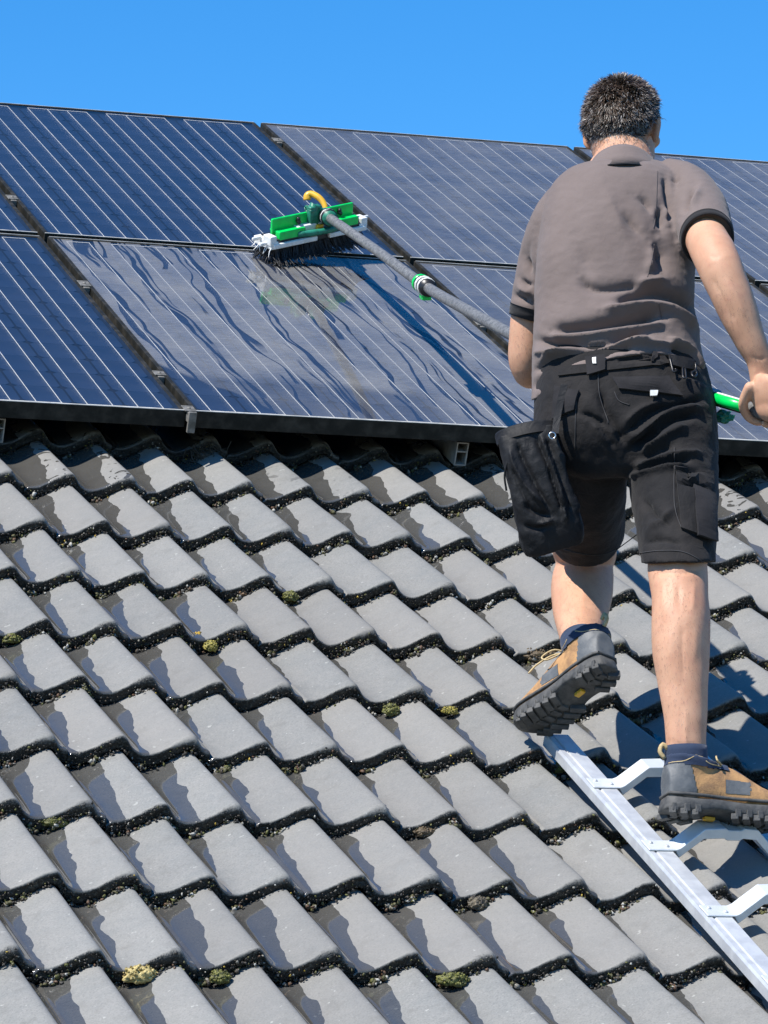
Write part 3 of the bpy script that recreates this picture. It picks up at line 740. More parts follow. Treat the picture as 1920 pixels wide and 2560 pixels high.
def solar_panel(u, v, glass, flip, label):
    root = empty('solar_panel', rw(u, v, 0), ROOF_M)
    tag(root, label, 'solar panel', 'solar panels on the roof')
    child('frame', frame_me, root); child('frame_edge_glint', low_glint_me, root); child('frame_edge_glint', top_glint_me, root); child('backsheet', back_me, root); child('glass_pane', panes[glass], root)
    for a in range(8):
        for b_ in range(12):
            child('solar_cell', cell_me, root, (mx+(a+0.5)*CX, my+(b_+0.5)*CX, -0.0055))
        for s in (-1, 1):
            child('busbar', bus_me, root, (mx+(a+0.5)*CX+s*0.0315, PH/2, -0.0045))
    yt, yb = PH-my+0.006, my-0.006
    for y, paired in ((yt, not flip), (yb, flip)):
        if paired:
            for a in (0, 2, 4, 6): child('link_ribbon', link4, root, (mx+(a+1)*CX, y, -0.0042))
        else:
            for a in (1, 3, 5): child('link_ribbon', link4, root, (mx+(a+1)*CX, y, -0.0042))
            for a in (0, 7): child('link_ribbon', link2, root, (mx+(a+0.5)*CX, y, -0.0042))
    return root
WP = 1.066; VU = 1.607
solar_panel(-WP+0.01, VU, 'clean', False, 'clean blue solar panel cut off at left edge, upper row')
solar_panel(0.01, VU, 'clean', False, 'freshly washed deep blue solar panel under the green brush')
solar_panel(WP+0.01, VU, 'dusty', False, "dusty grey blue solar panel left of the man's head, upper row")
solar_panel(2*WP+0.01, VU, 'dusty', False, "dusty solar panel right of the man's head, upper row")
solar_panel(-WP+0.01, 0, 'clean', True, 'clean blue solar panel at lower left with bright grid lines')
solar_panel(0.01, 0, 'streak', True, 'solar panel with water streaks and pole shadow below the brush')
solar_panel(WP+0.01, 0, 'dusty', True, "dusty solar panel half hidden by the man's back, lower row")
solar_panel(2*WP+0.01, 0, 'dusty', True, "dusty solar panel corner beyond the man's forearm, lower row")

# mounting rails running up the roof; their open ends show under the panels
def rail(u, label):
    b = MB(); hw, ht, t_ = 0.0155, 0.030, 0.003
    for cx, cz, hx, hz in ((-hw+t_/2, 0, t_/2, ht), (hw-t_/2, 0, t_/2, ht), (0, ht-t_/2, hw-t_, t_/2), (0, -ht+t_/2, hw-t_, t_/2), (0, 0.006, hw-t_, t_/2)):
        b.box((cx, 1.60, cz), hx, 1.575, hz)
    o = b.build('mounting_rail', M['rail'], smooth=False)
    o.matrix_world = Matrix.Translation(Vector(rw(u, 0.0, -FH-0.040))) @ ROOF_M.to_4x4()
    tag(o, label, 'mounting rail', 'rails under the solar panels')
rail(on_roof(4, 945, -0.085)[0], 'pale aluminium rail end under the panels at left edge')
rail(on_roof(1003, 990, -0.085)[0], "pale aluminium rail end under the panels left of the man's bag")
rail(1.80, 'pale aluminium rail end under panels, right of the man')

def clamp(u, v, lng, label, end=False):
    b = MB()
    b.box((0, 0, -0.012), 0.0085, lng/2, 0.012, bev=0.001)
    b.box((0, 0, 0.0018), 0.0145, lng/2*0.7, 0.0014, bev=0.0006)
    b.add(*ellipsoid((0, 0, 0.003), (0.005, 0.005, 0.003), n=10))
    if end:
        b.box((0.001, -lng/2-0.004, -0.022), 0.0095, 0.0045, 0.026, bev=0.001)
    o = b.build('panel_clamp', M['clamp'], smooth=False)
    o.matrix_world = Matrix.Translation(Vector(rw(u, v, 0.0))) @ ROOF_M.to_4x4()
    tag(o, label, 'clamp', 'clamps between the solar panels')
clamp(0.0, 0.012, 0.06, 'end clamp at lower corner between streaked and clean panels', True)
clamp(0.0, 1.10, 0.07, 'clamp high in the seam left of the streaked panel')
clamp(0.0, 0.30, 0.05, 'clamp low in the seam left of the streaked panel')
clamp(0.0, 1.98, 0.06, 'clamp in the seam at left edge of the washed panel')
clamp(WP, 2.95, 0.06, 'clamp near the top of the seam right of the washed panel')
clamp(WP, 0.95, 0.06, "clamp in the lower seam just left of the man's arm")
clamp(2*WP, 2.95, 0.06, "clamp near the top of the seam beside the man's head")

# ================================================================== BRUSH ON ITS POLE
brush = empty('cleaning_brush', rw(0.87, 1.80, 0.0))
tag(brush, 'green and white scrubbing brush on long grey pole resting on the panel', 'cleaning brush')
a0 = on_roof(208, 560, 0.045); a0 = on_roof((640+250*.193)/K, (470+800*.193)/K, 0.042); a1 = on_roof((640+1445*.193)/K, (470+545*.193)/K, 0.085)
bx_ = a1-a0; BL = np.linalg.norm(bx_); bx_ /= BL; by_ = np.cross([0, 0, 1.0], bx_); by_ /= np.linalg.norm(by_); bz_ = np.cross(bx_, by_)
BR = lambda a, b_, c: rw(*(np.array([a0[0], a0[1], 0])+bx_*a+by_*b_+bz_*c))
BAX = [ROOF @ bx_, ROOF @ by_, ROOF @ bz_]
BD = 0.085
def bbox(name, mat, specs, bev=0.002, parent=None, smooth=False):
    b = MB()
    for (x0, x1, y0, y1, z0, z1) in specs:
        b.box(BR((x0+x1)/2, (y0+y1)/2, (z0+z1)/2), abs(x1-x0)/2, abs(y1-y0)/2, abs(z1-z0)/2, BAX, bev)
    return keep(b.build(name, mat, parent or brush, smooth))
bbox('brush_rim', M['white'], [(0.0, BL*0.47, -0.002, 0.010, 0.042, 0.056), (BL*0.60, BL, -0.002, 0.010, 0.042, 0.056), (-0.006, 0.020, 0.003, BD, 0.040, 0.062), (BL-0.020, BL+0.006, 0.003, BD, 0.040, 0.062),
                               (0.0, BL, BD-0.010, BD+0.002, 0.042, 0.058), (-0.008, 0.014, 0.004, 0.040, 0.050, 0.078), (BL-0.014, BL+0.008, 0.004, 0.040, 0.050, 0.078),
                               (-0.030, -0.004, 0.020, 0.030, 0.050, 0.060), (-0.034, -0.004, 0.050, 0.058, 0.058, 0.068), (BL+0.004, BL+0.030, 0.026, 0.034, 0.066, 0.074)], 0.003)
bbox('brush_block', M['plastic_black'], [(0.012, BL-0.012, 0.008, BD-0.008, 0.038, 0.066)], 0.004)
bbox('cover', M['green'], [(0.026, BL*0.36, 0.008, 0.034, 0.060, 0.086), (0.018, BL*0.44, 0.033, 0.042, 0.072, 0.118), (0.030, BL*0.36, 0.030, 0.060, 0.076, 0.084)], 0.003)
bbox('cover', M['green'], [(BL*0.74, BL-0.022, 0.008, 0.034, 0.060, 0.086), (BL*0.62, BL-0.022, 0.033, 0.042, 0.072, 0.118), (BL*0.70, BL-0.03, 0.030, 0.060, 0.076, 0.084)], 0.003)
for xx in (0.105, BL-0.075):
    b = MB(); b.add(*ellipsoid(BR(xx, 0.028, 0.104), (0.006, 0.006, 0.008), BAX, 10)); b.add(*tube_geo([BR(xx, 0.034, 0.100), BR(xx, 0.022, 0.097)], 0.006, 8))
    keep(b.build('wing_nut', M['plastic_black'], brush))
b = MB(); b.box(BR(BL*0.42, 0.028, 0.078), 0.045, 0.014, 0.010, BAX, 0.005); keep(b.build('bracket', M['white'], brush, False))
# curved yoke and socket
b = MB(); b.tube([BR(BL*t, 0.012-0.016*math.sin(math.pi*(t-.28)/.5), 0.068) for t in np.linspace(.28, .78, 12)], 0.009, 8); keep(b.build('yoke', M['teal'], brush))
POLE_TOP = BR(BL*0.56, -0.006, 0.108)
pole_pts = [BR(BL*0.53, 0.035, 0.105)]
ctrl = [POLE_TOP, P(812, 540, 11.20), P(917, 617, 10.635), P(1005, 668, 10.10), P(1100, 720, 9.65), P(1190, 764, 9.25), P(1240, 787, 9.02), P(1277, 802, 8.87)]
pp = spline(ctrl, 60)
b = MB(); b.tube(pp[:40], np.linspace(0.0132, 0.0142, 40), 14); b.tube(pp[39:], 0.0152, 14)
pole = keep(b.build('pole', M['pole'], brush))
pd = (pp[1]-pp[0])/np.linalg.norm(pp[1]-pp[0])
b = MB(); b.tube([pp[0]-pd*0.055, pp[0]-pd*0.02, pp[0]+pd*0.03], [0.017, 0.022, 0.021], 14); s_ = keep(b.build('socket', M['teal'], brush))
b = MB(); b.tube([pp[0]-pd*0.005, pp[0]+pd*0.003], 0.0245, 14); b.tube([pp[0]+pd*0.012, pp[0]+pd*0.020], 0.0245, 14); keep(b.build('socket_ring', M['plastic_black'], s_))
b = MB(); b.tube([pp[0]+pd*0.004, pp[0]+pd*0.011], 0.024, 14); keep(b.build('socket_ring', M['white'], s_))
b = MB(); b.tube([BR(BL*0.50, 0.030, 0.060), BR(BL*0.50, 0.030, 0.135), pp[0]-pd*0.04], [0.017, 0.015, 0.015], 10); b.box(BR(BL*.49, .030, .105), .020, .012, .030, BAX, .004); keep(b.build('gooseneck', M['teal'], brush))
b = MB(); b.tube([BR(BL*0.45, 0.034, 0.075), BR(BL*0.43, 0.036, 0.13), P(690, 462, 11.96), P(683, 443, 11.97)], 0.008, 8); b.box(BR(BL*.455, .026, .11), .010, .010, .018, BAX, .003); keep(b.build('water_connector', M['teal'], brush))
b = MB(); b.tube(spline([P(704, 470, 11.94), P(702, 445, 11.95), P(690, 428, 11.96), P(673, 419, 11.97), P(664, 423, 11.97), P(664, 432, 11.97)], 20), np.linspace(0.0075, 0.0115, 20), 10); keep(b.build('water_hose', M['yellow'], brush))
b = MB(); b.box(BR(BL*.515, .014, .070), .012, .008, .014, BAX, .003); keep(b.build('nozzle', M['yellow'], brush))
# bristles, splayed where they press on the glass
b = MB()
for k in range(1500):
    a_ = rng.uniform(0.012, BL-0.012); d_ = rng.uniform(0.006, BD-0.006)
    sp = (d_/BD-0.5)*0.07; ex = (a_/BL-0.5)*0.05
    p0 = BR(a_, d_, 0.040); p1 = BR(a_+ex*.4+rng.normal(0, .004), d_+sp*.4+rng.normal(0, .003), 0.018); p2 = BR(a_+ex+rng.normal(0, .009), d_+sp+rng.normal(0, .008)-0.006, max(0.001, rng.normal(0.002, .002)))
    b.tube([p0, p1, p2], [0.0016, 0.0014, 0.0008], 3, False)
o = keep(b.build('bristles', M['bristle'], brush)); o['kind'] = 'stuff'
# white splayed side bristles
b = MB()
for k in range(12):
    sd = rng.choice([0, 1]); a_ = -0.004 if sd == 0 else BL+0.004; d_ = rng.uniform(0.0, BD)
    sg = -1 if sd == 0 else 1
    b.tube([BR(a_, d_, 0.046), BR(a_+sg*rng.uniform(.006, .012), d_-0.004, 0.040), BR(a_+sg*rng.uniform(.010, .022), d_-rng.uniform(0, .01), rng.uniform(.022, .036))], [0.0018, 0.0015, 0.0008], 4, False)
o = keep(b.build('side_bristles', M['white'], brush)); o['kind'] = 'stuff'
# clamp ring on the pole
ic = int(np.argmin(np.linalg.norm(pp-P(917, 617, 10.635), axis=1))); pc = pp[ic]; dc = (pp[ic+1]-pp[ic-1]); dc /= np.linalg.norm(dc)
b = MB(); b.tube([pc-dc*0.045, pc+dc*0.045], 0.0225, 14); rg = keep(b.build('pole_clamp', M['plastic_black'], brush))
b = MB(); b.tube([pc-dc*0.062, pc-dc*0.046], 0.0235, 14); b.box(pc+DOWN*0.024, 0.012, 0.02, 0.010, [RIGHT, dc, np.cross(RIGHT, dc)], 0.003); keep(b.build('clamp_lever', M['green'], rg))
b = MB(); b.tube([pc-dc*0.020, pc-dc*0.012], 0.0245, 14); b.tube([pc+dc*0.012, pc+dc*0.020], 0.0245, 14); keep(b.build('clamp_ring', M['white'], rg))

# valve handle in the right hand and its hose
HAND = P(1644, 890, 8.43)
hnd = empty('valve_handle', HAND)
tag(hnd, "bright green tube handle gripped in the man's right hand", 'handle')
h0, h1 = P(1536, 858, 8.53), P(1625, 884, 8.445)
hd = (h1-h0)/np.linalg.norm(h1-h0)
b = MB(); b.tube([h0, h1], 0.0125, 14); keep(b.build('tube', M['green'], hnd))
b = MB(); b.tube([h0+UP*0.011-FWD*0.002, h1+UP*0.011-FWD*0.002], 0.0035, 8); keep(b.build('tube_stripe', M['white'], hnd))
b = MB(); b.tube([h0-UP*0.012-FWD*0.002, h1-UP*0.012-FWD*0.002], 0.0035, 8); keep(b.build('tube_rib', M['plastic_black'], hnd))
b = MB(); b.tube([h1-hd*0.01, h1+hd*0.11], 0.0150, 14); keep(b.build('grip', M['pole'], hnd))
b = MB(); b.tube(spline([pp[-1], P(1330, 822, 8.84), P(1430, 842, 8.80), P(1530, 846, 8.74), P(1552, 852, 8.60), h0], 24), 0.0085, 10); keep(b.build('hose', M['plastic_black'], hnd))
bm = bmesh.new(); bmesh.ops.create_icosphere(bm, subdivisions=3, radius=1.0)
for q in bm.verts:
    r = 1+0.5*noise.noise(q.co*2.5)+0.25*noise.noise(q.co*7)
    q.co = Vector(P(1563, 901, 8.53)+RIGHT*(q.co.x*0.020*r)+UP*(q.co.z*0.013*r)+FWD*(q.co.y*0.012*r))
me = bpy.data.meshes.new('crumpled_bag'); bm.to_mesh(me); bm.free()
keep(obj('wrapped_valve', me, M['teal'], hnd))

# ================================================================== ROOF LADDER
ladder = empty('roof_ladder', rw(0.42, -1.88, -0.10))
tag(ladder, 'aluminium roof ladder with raised arched rungs lying on the tiles', 'ladder')
LU = 0.289; LN = -0.090; LV0, LV1 = -1.885, -4.0; LW = 0.272
for k, uc in enumerate((LU, LU+LW)):
    sec = [(-0.028, -0.008), (-0.028, 0.011), (-0.025, 0.0165), (-0.016, 0.0165), (-0.014, 0.0140), (-0.011, 0.0140), (-0.009, 0.0165), (0.023, 0.0165), (0.027, 0.013), (0.028, -0.008)]
    V = []; n_ = len(sec)
    for v in (LV0, LV1):
        for a, c in sec: V.append(rw(uc+a, v, LN+c))
    F_ = [(i, (i+1) % n_, n_+(i+1) % n_, n_+i) for i in range(n_)]+[tuple(range(n_)), tuple(range(2*n_-1, n_-1, -1))]
    b = MB(); b.add(V, F_)
    rl = keep(b.build('rail', M['alu'], ladder, False))
RUNGS = [-2.150, -2.460, -2.765, -3.07, -3.375, -3.68]
for rv in RUNGS:
    # arched rung: plate, ramp, flat tread with a notch, ramp, plate
    us = [LU-0.026, LU+0.030, LU+0.038, LU+0.083, LU+0.125, LU+0.131, LU+0.158, LU+0.164, LU+0.192, LU+0.234, LU+LW-0.030, LU+LW+0.026]
    ns = [LN+0.0205, LN+0.0205, LN+0.024, LN+0.064, LN+0.066, LN+0.062, LN+0.062, LN+0.066, LN+0.064, LN+0.024, LN+0.0205, LN+0.0205]
    hv, th = 0.023, 0.021
    V = []; F_ = []
    for i, (u, n) in enumerate(zip(us, ns)):
        plate = i in (0, 1, len(us)-1, len(us)-2)
        t_ = 0.0035 if plate else th; w_ = hv
        for dv, dn in ((-w_, 0), (w_, 0), (w_, -t_), (-w_, -t_)):
            V.append(rw(u, rv+dv, n+dn))
    for i in range(len(us)-1):
        for q in range(4): F_.append((i*4+q, i*4+(q+1) % 4, (i+1)*4+(q+1) % 4, (i+1)*4+q))
    F_ += [(3, 2, 1, 0), tuple(4*(len(us)-1)+q for q in range(4))]
    me = mesh('rung', V, F_, False)
    bm = bmesh.new(); bm.from_mesh(me); bmesh.ops.recalc_face_normals(bm, faces=bm.faces[:])
    bmesh.ops.bevel(bm, geom=[e for e in bm.edges], offset=0.0012, segments=1, affect='EDGES'); bm.to_mesh(me); bm.free()
    rg = keep(obj('rung', me, M['alu_white'], ladder))
    b = MB()
    for uu in (LU-0.012, LU+0.016):
        b.add(*ellipsoid(rw(uu, rv+0.008*(1 if uu < LU else -1), LN+0.0215), (0.0045, 0.0045, 0.0025), [ROOF[:, 0], ROOF[:, 1], ROOF[:, 2]], 10))
    keep(b.build('rivet', M['alu'], rg))

# ================================================================== THE MAN
FOOT = rw(0.40, -2.46, -0.02)
person = empty('person', FOOT)
tag(person, 'man in taupe polo shirt and black work shorts climbing the ladder, seen from behind', 'person')
def pr(rows, z_ry=None):
    """rows: (x, y, z, half width in picture units, depth radius in metres)"""
    return [(P(x, y, z), w/PXM(z), d) for x, y, z, w, d in rows]

# ---------------- body (one skin)
def finger(pts, r0, r1):
    q = spline(pts, 10); return tube_round(q, np.linspace(r0, r1, 10))
def tube_round(q, r, n=12):
    t0 = (q[0]-q[1]); t0 /= np.linalg.norm(t0); t1 = (q[-1]-q[-2]); t1 /= np.linalg.norm(t1)
    q = np.vstack([q[0]+t0*r[0]*.75, q, q[-1]+t1*r[-1]*.75]); r = np.concatenate([[r[0]*.5], r, [r[-1]*.5]])
    return tube_geo(q, r, n)
def fist(c, axis, wrist, rad, fr=0.0092, flip=1):
    """hand closed round a bar through c along axis, wrist lying off in direction wrist"""
    a = axis/np.linalg.norm(axis); w = wrist-a*(wrist@a); w /= np.linalg.norm(w); s_ = np.cross(a, w)*flip
    pol = lambda ang, r, o: c+a*o+(w*math.cos(ang)+s_*math.sin(ang))*r
    out = []
    lens = [0.95, 1.0, 0.97, 0.86]
    for i in range(4):
        o = (i-1.5)*0.0208
        k = lens[i]
        out.append(finger([pol(-0.25, rad+0.040, o*0.9), pol(0.55, rad+0.026, o), pol(1.35, rad+fr+0.004, o), pol(2.25*k, rad+fr+0.001, o), pol(3.1*k, rad+fr, o), pol(3.85*k, rad+fr, o*0.97)], fr*1.12, fr*0.86))
    # palm
    A = [a, s_, w]
    out.append(ellipsoid(pol(-0.45, rad+0.034, 0), (0.040, 0.017, 0.046), A, 20))
    out.append(ellipsoid(pol(-0.9, rad+0.014, 0.010), (0.036, 0.017, 0.026), A, 16))
    # thumb leaves the side of the palm near its base
    out.append(finger([pol(-0.55, rad+0.055, -0.030), pol(-1.1, rad+0.030, -0.046), pol(-1.9, rad+0.013, -0.044), pol(-2.7, rad+fr+0.001, -0.034)], fr*1.35, fr*0.95))
    return out
parts = []
# torso core, neck
parts.append(loft(pr([(1345, 360, 8.80, 56, .052), (1345, 410, 8.78, 95, .060), (1342, 480, 8.735, 125, .075), (1335, 600, 8.675, 125, .080), (1340, 760, 8.60, 120, .070), (1348, 880, 8.57, 135, .085), (1350, 980, 8.54, 130, .085)])))
HC = P(1345, 255, 8.87)
yaw = R_(-26)   # the face turns a little to the left
hr = RIGHT*math.cos(yaw)-FWD*0 + np.cross(UP, RIGHT)*math.sin(yaw); hr /= np.linalg.norm(hr)
hf = np.cross(UP, hr); hf /= np.linalg.norm(hf)
if hf @ FWD < 0: hf = -hf
tilt = R_(8)
hu = UP*math.cos(tilt)+hf*math.sin(tilt); hf2 = hf*math.cos(tilt)-UP*math.sin(tilt)
HA = [hr, hf2, hu]
hp = lambda x, y, z: HC+hr*x+hf2*y+hu*z
parts.append(ellipsoid(hp(0, 0.005, 0.004), (0.0690, 0.088, 0.074), HA, 32))
parts.append(ellipsoid(hp(0, -0.018, -0.024), (0.0675, 0.068, 0.066), HA, 24))
parts.append(ellipsoid(hp(0, 0.040, -0.065), (0.056, 0.056, 0.064), HA, 24))     # jaw
parts.append(ellipsoid(hp(0, 0.085, -0.112), (0.022, 0.016, 0.016), HA, 12))     # chin
parts.append(loft([(hp(0, 0.082, 0.012), .006, .008), (hp(0, 0.100, -0.018), .009, .012), (hp(0, 0.112, -0.042), .014, .014), (hp(0, 0.088, -0.050), .012, .010)], 12, right=hr))
parts.append(ellipsoid(hp(0, 0.085, -0.074), (0.022, 0.012, 0.008), HA, 12))     # lips
for s in (-1, 1):
    parts.append(ellipsoid(hp(s*0.030, 0.080, 0.016), (0.020, 0.012, 0.007), HA, 12))   # brow
    parts.append(ellipsoid(hp(s*0.042, 0.066, -0.032), (0.018, 0.016, 0.016), HA, 12))  # cheek
    parts.append(ellipsoid(hp(s*0.030, 0.082, 0.000), (0.011, 0.007, 0.006), HA, 10))   # eyelid
    e = hp(s*0.0745, 0.004, -0.034)
    ea = [hr*0.45*s-hf2*0.9, None, hu]
    ea0 = (hr*0.80*s-hf2*0.60); ea0 /= np.linalg.norm(ea0)
    parts.append(ellipsoid(e+ea0*0.002, (0.0150, 0.0062, 0.0290), [ea0, np.cross(hu, ea0), hu], 18))
    parts.append(ellipsoid(e+ea0*0.011+hu*0.010, (0.0065, 0.0072, 0.020), [ea0, np.cross(hu, ea0), hu], 12))
parts.append(loft([(hp(0, -0.012, -0.030), .056, .060), (hp(0, -0.018, -0.070), .055, .055), (P(1345, 340, 8.815), .060, .058), (P(1345, 385, 8.78), .085, .062)], 28))
# arms
parts.append(loft(pr([(1235, 440, 8.75, 36, .036), (1180, 530, 8.765, 36, .034), (1150, 640, 8.785, 38, .036), (1141, 720, 8.785, 41, .041), (1137, 775, 8.79, 39, .041), (1142, 803, 8.80, 34, .034), (1158, 808, 8.84, 30, .030)]), 28))
LH = P(1240, 787, 9.02)
pl_dir = (pp[-4]-pp[-8]); pl_dir /= np.linalg.norm(pl_dir)
el = P(1140, 800, 8.80)
wl = LH+(el-LH)/np.linalg.norm(el-LH)*0.075
parts.append(loft([(el, .036, .036), (el*.6+wl*.4, .040, .038), (wl*.85+el*.15, .029, .026), (wl*.9+LH*.1, .028, .022)], 24))
parts += fist(LH, pl_dir, el-LH, 0.017, flip=1)
# right arm reaches out towards us and down to the handle
parts.append(loft(pr([(1475, 432, 8.75, 36, .038), (1506, 480, 8.63, 40, .038), (1533, 530, 8.51, 48, .045), (1553, 572, 8.455, 48, .047), (1573, 620, 8.435, 46, .045), (1597, 678, 8.425, 42, .040), (1622, 738, 8.42, 34, .032), (1641, 778, 8.42, 29, .025), (1652, 815, 8.42, 32, .020), (1660, 845, 8.42, 35, .019)]), 28))
parts += fist(P(1670, 896, 8.415), hd, P(1645, 800, 8.415)-P(1670, 896, 8.415), 0.0140, 0.0088, flip=-1)
# legs
parts.append(loft(pr([(1445, 960, 8.52, 70, .062), (1455, 1080, 8.42, 64, .056), (1463, 1170, 8.325, 62, .052), (1464, 1230, 8.275, 65, .055), (1469, 1285, 8.235, 61, .054), (1471, 1345, 8.205, 64, .060), (1471, 1410, 8.18, 62, .057), (1477, 1490, 8.155, 53, .046), (1481, 1560, 8.135, 46, .038), (1482, 1620, 8.122, 43, .036), (1484, 1690, 8.112, 42, .040)]), 36))
parts.append(loft(pr([(1258, 960, 8.55, 70, .062), (1258, 1080, 8.68, 66, .058), (1262, 1165, 8.80, 72, .060), (1264, 1205, 8.89, 66, .050), (1264, 1232, 8.92, 58, .045)]), 36))
parts.append(loft(pr([(1264, 1206, 8.92, 52, .040), (1262, 1228, 8.87, 63, .050), (1258, 1262, 8.81, 67, .055), (1256, 1300, 8.75, 65, .052), (1254, 1345, 8.68, 54, .044), (1256, 1385, 8.62, 45, .038), (1264, 1432, 8.56, 42, .038)]), 36))
body = fuse(parts, 0.0036, 5)
keep(obj('body', body, M['skin'], person))

# ---------------- hair
hb = MB()
hair_pal = [(0.030, 0.019, 0.012), (0.060, 0.038, 0.025), (0.12, 0.080, 0.055), (0.17, 0.145, 0.12), (0.32, 0.29, 0.26), (0.45, 0.42, 0.39)]
bv_body = bvh_of(body)
cap_v = []; cap_c = []; cap_f = []
nu, nv = 72, 40
def scalp(d):
    """point and normal of the skull in head direction d (right, forward, up)"""
    dw = hr*d[0]+hf2*d[1]+hu*d[2]
    o_ = hp(0, -0.004, -0.012)
    h = bv_body.ray_cast(Vector(o_+dw*0.25), Vector(-dw))
    return np.array(h[0]), np.array(h[1]), dw
def hairy(d):
    # 1 on the crown, fading to 0 at the nape, round the ears and at the forehead
    x, y, z = d
    low = -0.92+0.55*max(0, y)*2.2
    if y > 0.10: low = -0.02+0.45*(y-0.10)
    ear = math.hypot((y-0.02)/0.22, (z+0.30)/0.32)
    k = (z-low)/0.75
    if ear < 1 and abs(x) > 0.6: k = min(k, (ear-0.75)*3)
    return k
idx = {}
for j in range(nv+1):
    ph = math.pi*j/nv*0.80
    for i in range(nu):
        th = 2*math.pi*i/nu
        d = np.array([math.sin(ph)*math.cos(th), math.sin(ph)*math.sin(th), math.cos(ph)])
        if hairy(d) < 0.36: continue
        p_, n_, dw = scalp(d)
        k = min(1, max(0, hairy(d)))
        idx[(i, j)] = len(cap_v); cap_v.append(p_+n_*(-0.0006+0.0055*max(0, k-0.36))); kk = max(0, 1-(k-0.36)/0.25); cap_c.append(np.array((0.026, 0.018, 0.013))*(1-kk)+np.array((0.16, 0.095, 0.068))*kk)
for j in range(nv):
    for i in range(nu):
        q = [idx.get((i, j)), idx.get(((i+1) % nu, j)), idx.get(((i+1) % nu, j+1)), idx.get((i, j+1))]
        if all(a is not None for a in q): cap_f.append(tuple(q))
for a, c_ in zip(cap_v, cap_c): hb.v.append(tuple(a)); hb.c.append(tuple(c_))
hb.f += cap_f
cnt = 0
while cnt < 19000:
    z = rng.uniform(-0.86, 1); th = rng.uniform(0, 2*math.pi); q = math.sqrt(1-z*z)
    d = np.array([q*math.cos(th), q*math.sin(th), z])
    k = hairy(d)
    if k < 0.10 or rng.random() > 0.30+k: continue
    if abs(d[0]) > 0.72 and -0.62 < d[2] < 0.05 and -0.28 < d[1] < 0.40: continue
    k = min(1, k)
    p_, n_, dw = scalp(d)
    # combed up and forward on top, down at the back and sides; a crown whirl at the back
    cr = d-np.array([0.08, -0.52, 0.84]); cr /= np.linalg.norm(cr)+0.05
    comb = hr*cr[0]+hf2*cr[1]+hu*cr[2]
    whirl = hr*noise.noise(Vector(d*5))*1.1+hu*noise.noise(Vector(d*5+np.array([5., 0, 0])))*0.9
    t_ = comb+whirl+n_*(0.70 if d[2] > 0.5 else (0.42 if k > 0.45 else 0.05))+rng.normal(0, 0.22, 3); t_ /= np.linalg.norm(t_)
    L = (0.0035+0.0150*k**1.8)*rng.uniform(0.6, 1.3)
    w = rng.uniform(0.0005, 0.0010)*(0.35+0.65*k)
    sd = np.cross(t_, n_); sd /= np.linalg.norm(sd)+1e-9
    b0 = p_+n_*(0.0002+0.003*k)
    m_ = b0+t_*L*0.55+n_*L*0.12; e_ = b0+t_*L-n_*L*0.10
    side = abs(d[0])+max(0, -d[2])*0.8-0.35*max(0, d[2])
    grey = min(0.85, max(0.12, 0.24+0.6*(side-0.35)))
    col_ = hair_pal[rng.choice([3, 4, 5], p=[.5, .35, .15])] if rng.random() < grey else hair_pal[rng.choice([0, 1, 2], p=[.4, .4, .2])]
    hb.add([b0-sd*w, b0+sd*w, m_+sd*w*0.8, m_-sd*w*0.8, e_], [(0, 1, 2, 3), (3, 2, 4)], col_)
    cnt += 1
keep(hb.build('hair', M['hair'], person))

# ---------------- shirt
def zx(x, y): return (1036.8+.375*x, 129.6+.375*y)       # enlargement of the back
def zs(x, y): return (1036.8+.375*x, 734.4+.375*y)       # enlargement of the shorts
sh = []
torso = pr([(1345, 384, 8.80, 74, .056), (1347, 396, 8.79, 104, .072), (1350, 418, 8.768, 140, .094), (1346, 450, 8.738, 168, .116), (1336, 520, 8.70, 171, .126), (1328, 600, 8.66, 172, .126), (1329, 680, 8.625, 175, .122), (1331, 740, 8.596, 180, .122), (1334, 790, 8.575, 186, .126), (1338, 830, 8.556, 192, .130)])
v, f = loft(torso, 64, 2.25)
# hem: high in the middle of the back, dropping to a tail on each side
v = np.array(v); px_, py_, pz_ = pix(v)
hem_x = [1120, 1148, 1170, 1205, 1250, 1310, 1380, 1440, 1480, 1510, 1530, 1548, 1580]
hem_y = [868, 866, 855, 830, 800, 776, 764, 766, 776, 800, 830, 858, 862]
nseg = 64; nr = (len(v)-2)//nseg
hy = np.interp(px_, hem_x, hem_y)
front = ((v-np.array([t[0] for t in torso]).mean(0)) @ FWD) > 0.05
hy = np.where(front, 850, hy)
top_y = py_[:nseg*nr].reshape(nr, nseg)
for jx in range(nseg):
    col_i = [i*nseg+jx for i in range(nr)]
    y0 = 700.0
    ys = py_[col_i]
    lastx = px_[col_i[-1]]
    tgt = float(np.interp(lastx, hem_x, hem_y)) if not front[col_i[-1]] else 850.0
    yl = ys[-1]
    for i in col_i:
        if py_[i] > y0:
            ny_ = y0+(py_[i]-y0)*(tgt-y0)/(yl-y0)
            v[i] = P(px_[i]+(6 if px_[i] > 1500 else 0)*(py_[i]-y0)/130, ny_, pz_[i])
v[-1] = v[-1]-UP*0 + UP*0.03
sh.append((list(v), f))
sh.append(loft(pr([(1272, 424, 8.745, 50, .066), (1228, 450, 8.745, 60, .068), (1194, 512, 8.755, 61, .064), (1172, 580, 8.77, 56, .060), (1156, 640, 8.778, 51, .056), (1147, 676, 8.782, 46, .052)]), 40))
sh.append(loft(pr([(1435, 412, 8.76, 52, .070), (1478, 424, 8.73, 60, .072), (1505, 452, 8.67, 63, .068), (1519, 484, 8.605, 62, .062), (1527, 512, 8.55, 59, .060)]), 40))
shirt_me = fuse(sh, 0.0040, 3)
